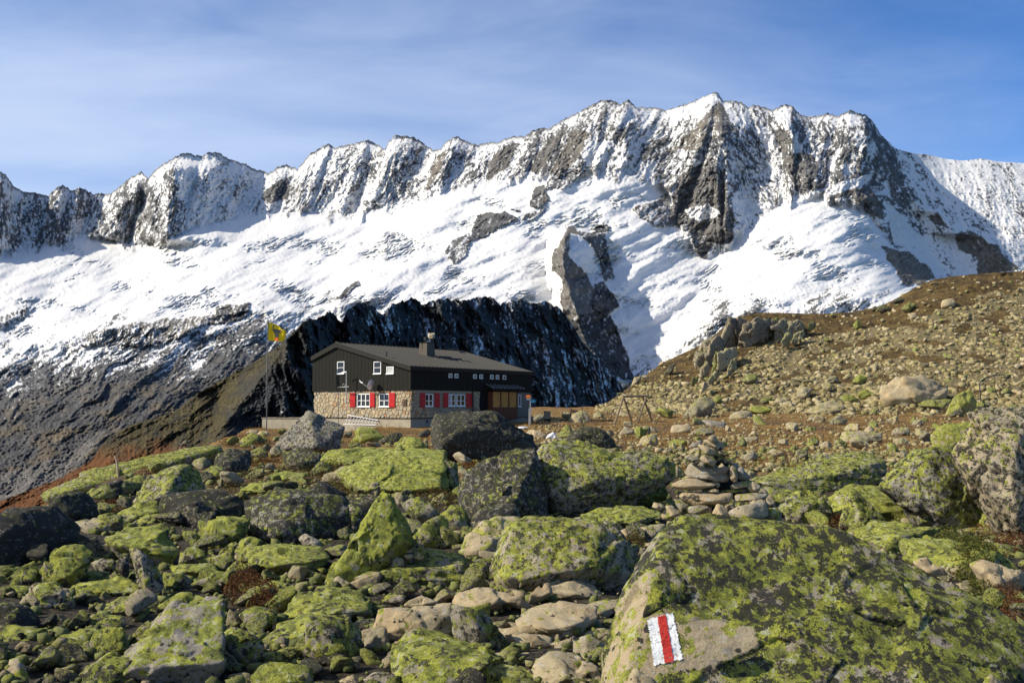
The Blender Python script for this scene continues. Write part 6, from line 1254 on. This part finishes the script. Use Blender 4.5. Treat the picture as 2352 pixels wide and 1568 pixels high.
def field(n, wmax, wmin, region, place, name, word, where, group, kinds, squash=.62, f=.45):
    placed = tries = 0
    while placed < n and tries < 14000:
        tries += 1; x, y = region(R); w = wmax + (wmin - wmax) * min(1, (placed / n) ** .55 + R.uniform(-.05, .05)); w *= rel(x, y)
        if covered(x, y) or not free(x, y, w, f): continue
        p_, Yd, _ = place(x, y); size = w / 2352 * Yd * squash; p_.z += size * R.uniform(.05, .45); k = R.choice(kinds(x, y)); f_ = (w - wmin) / (wmax - wmin); t = describe(x, y, 'big' if f_ > .6 else 'middling' if f_ > .25 else 'small', KW[k], word)
        loose(name, t or where, word.split()[-1], group, p_, size, k); placed += 1
def g_place(x, y):
    Yd = ground_hit(x, y); p_ = atv(x, y, Yd); p_.z = float(G(np.array(p_.x), np.array(p_.y))); return p_, Yd, (1.0 if y > 1180 else .55 + .45 * max(0, (y - 1000)) / 180)
def fg(R_):
    while True:
        x = R_.uniform(-20, 2370); y = 1000 + 600 * R_.random() ** .9
        if y < 1200 - x * .33 and x < 620: continue
        if x > 1400 and y < 1150: continue
        return x, y
field(298, 110, 30, fg, g_place, 'rock', 'rock', 'small rock wedged between the foreground boulders', 'rocks wedged between the foreground boulders', lambda x, y: 'ttTo' if bool(inpoly(np.array([x]), np.array([y]), path_poly)[0]) else ('gggGmdgT' if x < 1500 else 'gGmTtg'), .60, .29)
def md(R_): x = R_.uniform(1225, 2352); return x, R_.uniform(hill_foot(x) + 4, 1110)
field(280, 62, 12, md, g_place, 'meadow_stone', 'stone', 'pale stone lying on the brown meadow right of the hut', 'stones scattered over the brown meadow', lambda x, y: 'TTmmggmTGd', .5)
def hp_(x, y):
    Yd = float(hill_D(np.array(x), np.array(y))); return atv(x, y, Yd), Yd, 1.0
_sx, _sy = np.meshgrid(np.arange(1400, 2370, 10.), np.arange(562, 960, 5.)); SCRG = scree_amount(_sx, _sy)
def hs(R_):
    while True:
        x = R_.uniform(1400, 2352); y = hill_foot(x) + (hillline(x) - hill_foot(x)) * R_.random()
        if SCRG[int((y - 560) / 5), int((x - 1395) / 10)] < .5 and R_.random() < .85: continue
        if 1590 < x < 1880 and y < 860: continue
        return x, y
field(270, 30, 11, hs, hp_, 'scree_stone', 'stone', 'larger stone among the scree of the hillside', 'larger stones in the scree', lambda x, y: 'TTTtgg', .5)
# ---- countless small stones: low polygon shards, one mesh each
_sh = []
for i in range(10):
    d_, F_ = ico(1); r = np.random.default_rng(200 + i); pts = r.normal(size=(9, 3)); pts /= np.linalg.norm(pts, axis=1)[:, None]; pts *= np.array([1, r.uniform(.5, .9), r.uniform(.25, .55)])
    N, K = hull_planes([Vector(p) for p in pts]); ok = K > .02; q = np.maximum(0, d_ @ N[ok].T) / K[ok]; _sh.append(d_ * ((np.power(q, 50).sum(1)) ** -.02)[:, None]); SHF = F_
def shards(name, pos, size, mat, label, cat=None, seed=1):
    n = len(pos); r = np.random.default_rng(seed); w = r.integers(0, len(_sh), n); base = np.stack(_sh)[w]; a = r.uniform(0, 6.283, n); b_ = r.uniform(-.6, .6, n)
    ca, sa_, cb, sb = np.cos(a), np.sin(a), np.cos(b_), np.sin(b_); x, y, z = base[..., 0], base[..., 1], base[..., 2]
    y, z = y * cb[:, None] - z * sb[:, None], y * sb[:, None] + z * cb[:, None]; x, y = x * ca[:, None] - y * sa_[:, None], x * sa_[:, None] + y * ca[:, None]
    co = np.stack([x, y, z], -1) * size[:, None, None] + pos[:, None, :]; f = (SHF[None] + (np.arange(n) * base.shape[1])[:, None, None]).reshape(-1, 3)
    o = mobj(name, mesh_np(name, co.reshape(-1, 3), f, mat, smooth=False)); return tag(o, label, cat, kind='stuff')
r = np.random.default_rng(9); RUBBLE = stuff_rock_material('rubble_rock', (.10, .11, .035), (.19, .20, .06), (.33, .26, .16))
n = 30000; x = r.uniform(1370, 2450, n); t = r.uniform(-.5, 1.0, n) ; t = np.where(t < 0, t * .5, t); y = hill_foot(x) + (hillline(x) - hill_foot(x)) * t; keep = r.random(n) < np.where(scree_amount(x, y) > .5, .25 + 1.1 * sstep(-.25, .25, fbm(x / 24, y / 12, 51, 3)), .07); x, y = x[keep], y[keep]
Yd = hill_D(x, y); pos = np.stack(at(x, y, Yd), -1); size = (.09 + .85 * r.random(len(x)) ** 5.0 + .12 * r.random(len(x))); shards('scree', pos, size, SCREE, 'countless small greenish tan stones of the scree slope', seed=2)
n = 14000; x = r.uniform(1215, 2450, n); y = hill_foot(np.maximum(x, 1340)) + r.random(n) ** 1.3 * 175; X3, Y3, Z3 = [], [], []
Yg = np.geomspace(30, 125, 260); 
Yd = np.zeros(n)
for k in range(0, n, 3000):
    xx, yy = x[k:k+3000, None], y[k:k+3000, None]; a_, b_, c_ = at(xx + 0 * Yg, yy + 0 * Yg, Yg + 0 * xx); bel = c_ < G(a_, b_, False); Yd[k:k+3000] = Yg[np.where(bel.any(1), bel.argmax(1), len(Yg) - 1)]
keep = (fbm(x / 60, y / 14, 3, 3) > -.08) | (r.random(n) < .3); x, y, Yd = x[keep], y[keep], Yd[keep]; px_, py_, _ = at(x, y, Yd); pos = np.stack([px_, py_, G(px_, py_) + .02], -1)
shards('meadow_stones', pos, (.05 + .36 * r.random(len(x)) ** 2.6), SCREE, 'countless small stones lying in the brown grass of the meadow', seed=3)
n = 12000; x = r.uniform(-60, 2420, n); Yd = 4.2 + 40 * r.random(n) ** 1.7; u = (x - 1176) / 2352; px_ = u * Yd; keep = px_ > np.interp(Yd, _ey, _ex) + .3; px_, Yd = px_[keep], Yd[keep]
pos = np.stack([px_, Yd, G(px_, Yd) + .03], -1); shards('gravel', pos, (.035 + .17 * r.random(len(px_)) ** 2.0) * (.6 + Yd / 30), RUBBLE, 'small rubble filling the gaps between the boulders', seed=4)

# ================================================================== PLANTS
def leaf_mat(name, c1, c2, c3):
    s = NT(name); geo = s.n('ShaderNodeNewGeometry'); R_ = geo.outputs['Random Per Island']; c = s.mix(s.step(R_, 0, .55), c1, c2); c = s.mix(s.step(R_, .7, .95), c, c3); s.l(c, s.b.inputs['Base Color']); s.b.inputs['Roughness'].default_value = .7
    tr = s.n('ShaderNodeBsdfTranslucent'); s.l(c, tr.inputs[0]); ad = s.n('ShaderNodeMixShader'); ad.inputs[0].default_value = .25; s.l(s.b.outputs[0], ad.inputs[1]); s.l(tr.outputs[0], ad.inputs[2]); s.l(ad.outputs[0], s.o.inputs[0]); return s.m
HEATH = leaf_mat('heath_leaves', (.035, .032, .010), (.095, .085, .016), (.16, .05, .018)); REDH = leaf_mat('red_heath_leaves', (.05, .022, .010), (.15, .05, .016), (.15, .10, .02)); JUN = leaf_mat('juniper_needles', (.030, .040, .008), (.105, .115, .018), (.17, .13, .03)); GRASS = leaf_mat('dry_grass_blades', (.11, .055, .015), (.24, .125, .026), (.30, .20, .06))
def leaves(name, cen, size, mat, label, seed, parent=None, tall=0.0, kind='stuff'):
    n = len(cen); r = np.random.default_rng(seed); d1 = r.normal(size=(n, 3)); d1 /= np.linalg.norm(d1, axis=1)[:, None]
    if tall: d1 = d1 * np.array([.35, .35, .1]) + np.array([0, 0, 1.0]); d1 /= np.linalg.norm(d1, axis=1)[:, None]
    d2 = np.cross(d1, r.normal(size=(n, 3))); d2 /= np.linalg.norm(d2, axis=1)[:, None] + 1e-9; s_ = size[:, None]
    L_ = s_ * (1 + tall); W_ = s_ * (.35 if not tall else .10); co = np.stack([cen - d2 * W_, cen + d2 * W_, cen + d1 * L_], 1).reshape(-1, 3)
    f = np.arange(n * 3).reshape(-1, 3); o = mobj(name, mesh_np(name, co, f, mat, smooth=False), parent=parent); return tag(o, label, kind=kind)
def hits(x, y):
    Yg = np.geomspace(3.5, 125, 420); Yd = np.zeros(len(x))
    for k in range(0, len(x), 3000):
        xx, yy = x[k:k+3000, None], y[k:k+3000, None]; a_, b_, c_ = at(xx + 0 * Yg, yy + 0 * Yg, Yg + 0 * xx); bel = c_ < G(a_, b_, False); Yd[k:k+3000] = Yg[np.where(bel.any(1), bel.argmax(1), len(Yg) - 1)]
    return Yd
def patch(name, label, f, ell, mat, h, n, seed, lift=0.0, sz=1.0):
    cen = []; size = []; r = np.random.default_rng(seed)
    for (ex, ey, rx, ry) in ell:
        m = int(n * rx * ry / sum(e[2] * e[3] for e in ell)); a = r.uniform(0, 6.283, m); q = np.sqrt(r.random(m)); X_, Y_ = fv(f, 1, 1); s_ = FR[f][0]
        cx, cy = fv(f, ex, ey); x = cx + np.cos(a) * q * rx * s_; y = cy + np.sin(a) * q * ry * s_; Yd = hits(x, y); px_, py_, _ = at(x, y, Yd); gz_ = G(px_, py_)
        hump = h * (1 - q ** 2) * (.6 + .6 * (fbm(px_ * 3.5, py_ * 3.5, seed, 2) + .5)); cen.append(np.stack([px_, py_, gz_ + lift + hump * r.random(m) ** .6 + .01], -1)); size.append((.010 + .014 * r.random(m)) * sz * (.55 + Yd / 20))
    return leaves(name, np.concatenate(cen), np.concatenate(size), mat, label, seed)
patch('heath', 'dark green heath between the two faced boulder and the square block', 'A', [(1500, 340, 230, 90), (1900, 290, 260, 80), (2080, 420, 160, 130), (1350, 320, 90, 60)], HEATH, .22, 16000, 31)
patch('red_heath', 'red brown heath on the left slope under the skyline slab', 'A', [(720, 500, 140, 60), (900, 260, 150, 35), (1560, 240, 120, 60), (1620, 190, 140, 60), (640, 430, 60, 60), (1500, 90, 160, 50)], REDH, .10, 12000, 32)
patch('bush', 'reddish bilberry bush among the left boulders', 'A', [(1500, 1020, 140, 80), (1620, 1090, 120, 60)], REDH, .28, 9000, 33, sz=1.0)
patch('heath_cushion', 'dark brown heath cushion between the square block and the domed boulders', 'B', [(700, 430, 140, 50), (560, 380, 90, 40), (760, 480, 90, 40), (120, 330, 130, 110), (60, 260, 90, 60)], HEATH, .30, 12000, 34)
patch('heath', 'red heath in the gap under the massive black boulder', 'B', [(930, 250, 90, 40), (900, 215, 70, 25)], REDH, .15, 4000, 35)
patch('juniper', 'spreading green juniper over the right foreground stones', 'C', [(1950, 740, 190, 60), (2080, 820, 150, 70), (1860, 700, 120, 40), (2100, 880, 140, 60), (2000, 820, 120, 60)], JUN, .34, 18000, 36, lift=.05, sz=1.1)
patch('heath', 'reddish heath along the right edge below the tall boulder', 'C', [(2150, 640, 200, 45), (2280, 700, 120, 70), (2250, 1010, 130, 90), (2300, 1120, 90, 90), (1300, 585, 110, 30), (2000, 560, 90, 25)], REDH, .22, 12000, 37)
patch('heath', 'dark green heath under the broad slab right of the cairn', 'C', [(1380, 560, 90, 45), (1180, 545, 60, 30), (1780, 540, 50, 20), (2120, 960, 120, 50)], JUN, .2, 5000, 38)
patch('heath', 'green and red cushion left of the marked boulder', 'B', [(1930, 740, 80, 60), (1990, 470, 60, 40)], HEATH, .22, 4500, 39)
# dry grass: over the meadow by the hut and on the right
r = np.random.default_rng(77); n = 60000; x = r.uniform(560, 2400, n); y = np.where(x < 1230, r.uniform(972, 1080, n), r.uniform(955, 1110, n)); Yd = hits(x, y); px_, py_, _ = at(x, y, Yd)
keep = (fbm(px_ / 2.6, py_ / 2.6, 71, 3) > .0); px_, py_, Yd = px_[keep], py_[keep], Yd[keep]
leaves('dry_grass', np.stack([px_, py_, G(px_, py_)], -1), (.05 + .07 * r.random(len(px_))) * (.6 + Yd / 90), GRASS, 'brown and orange autumn grass growing on the meadow around the hut', 78, tall=.9)
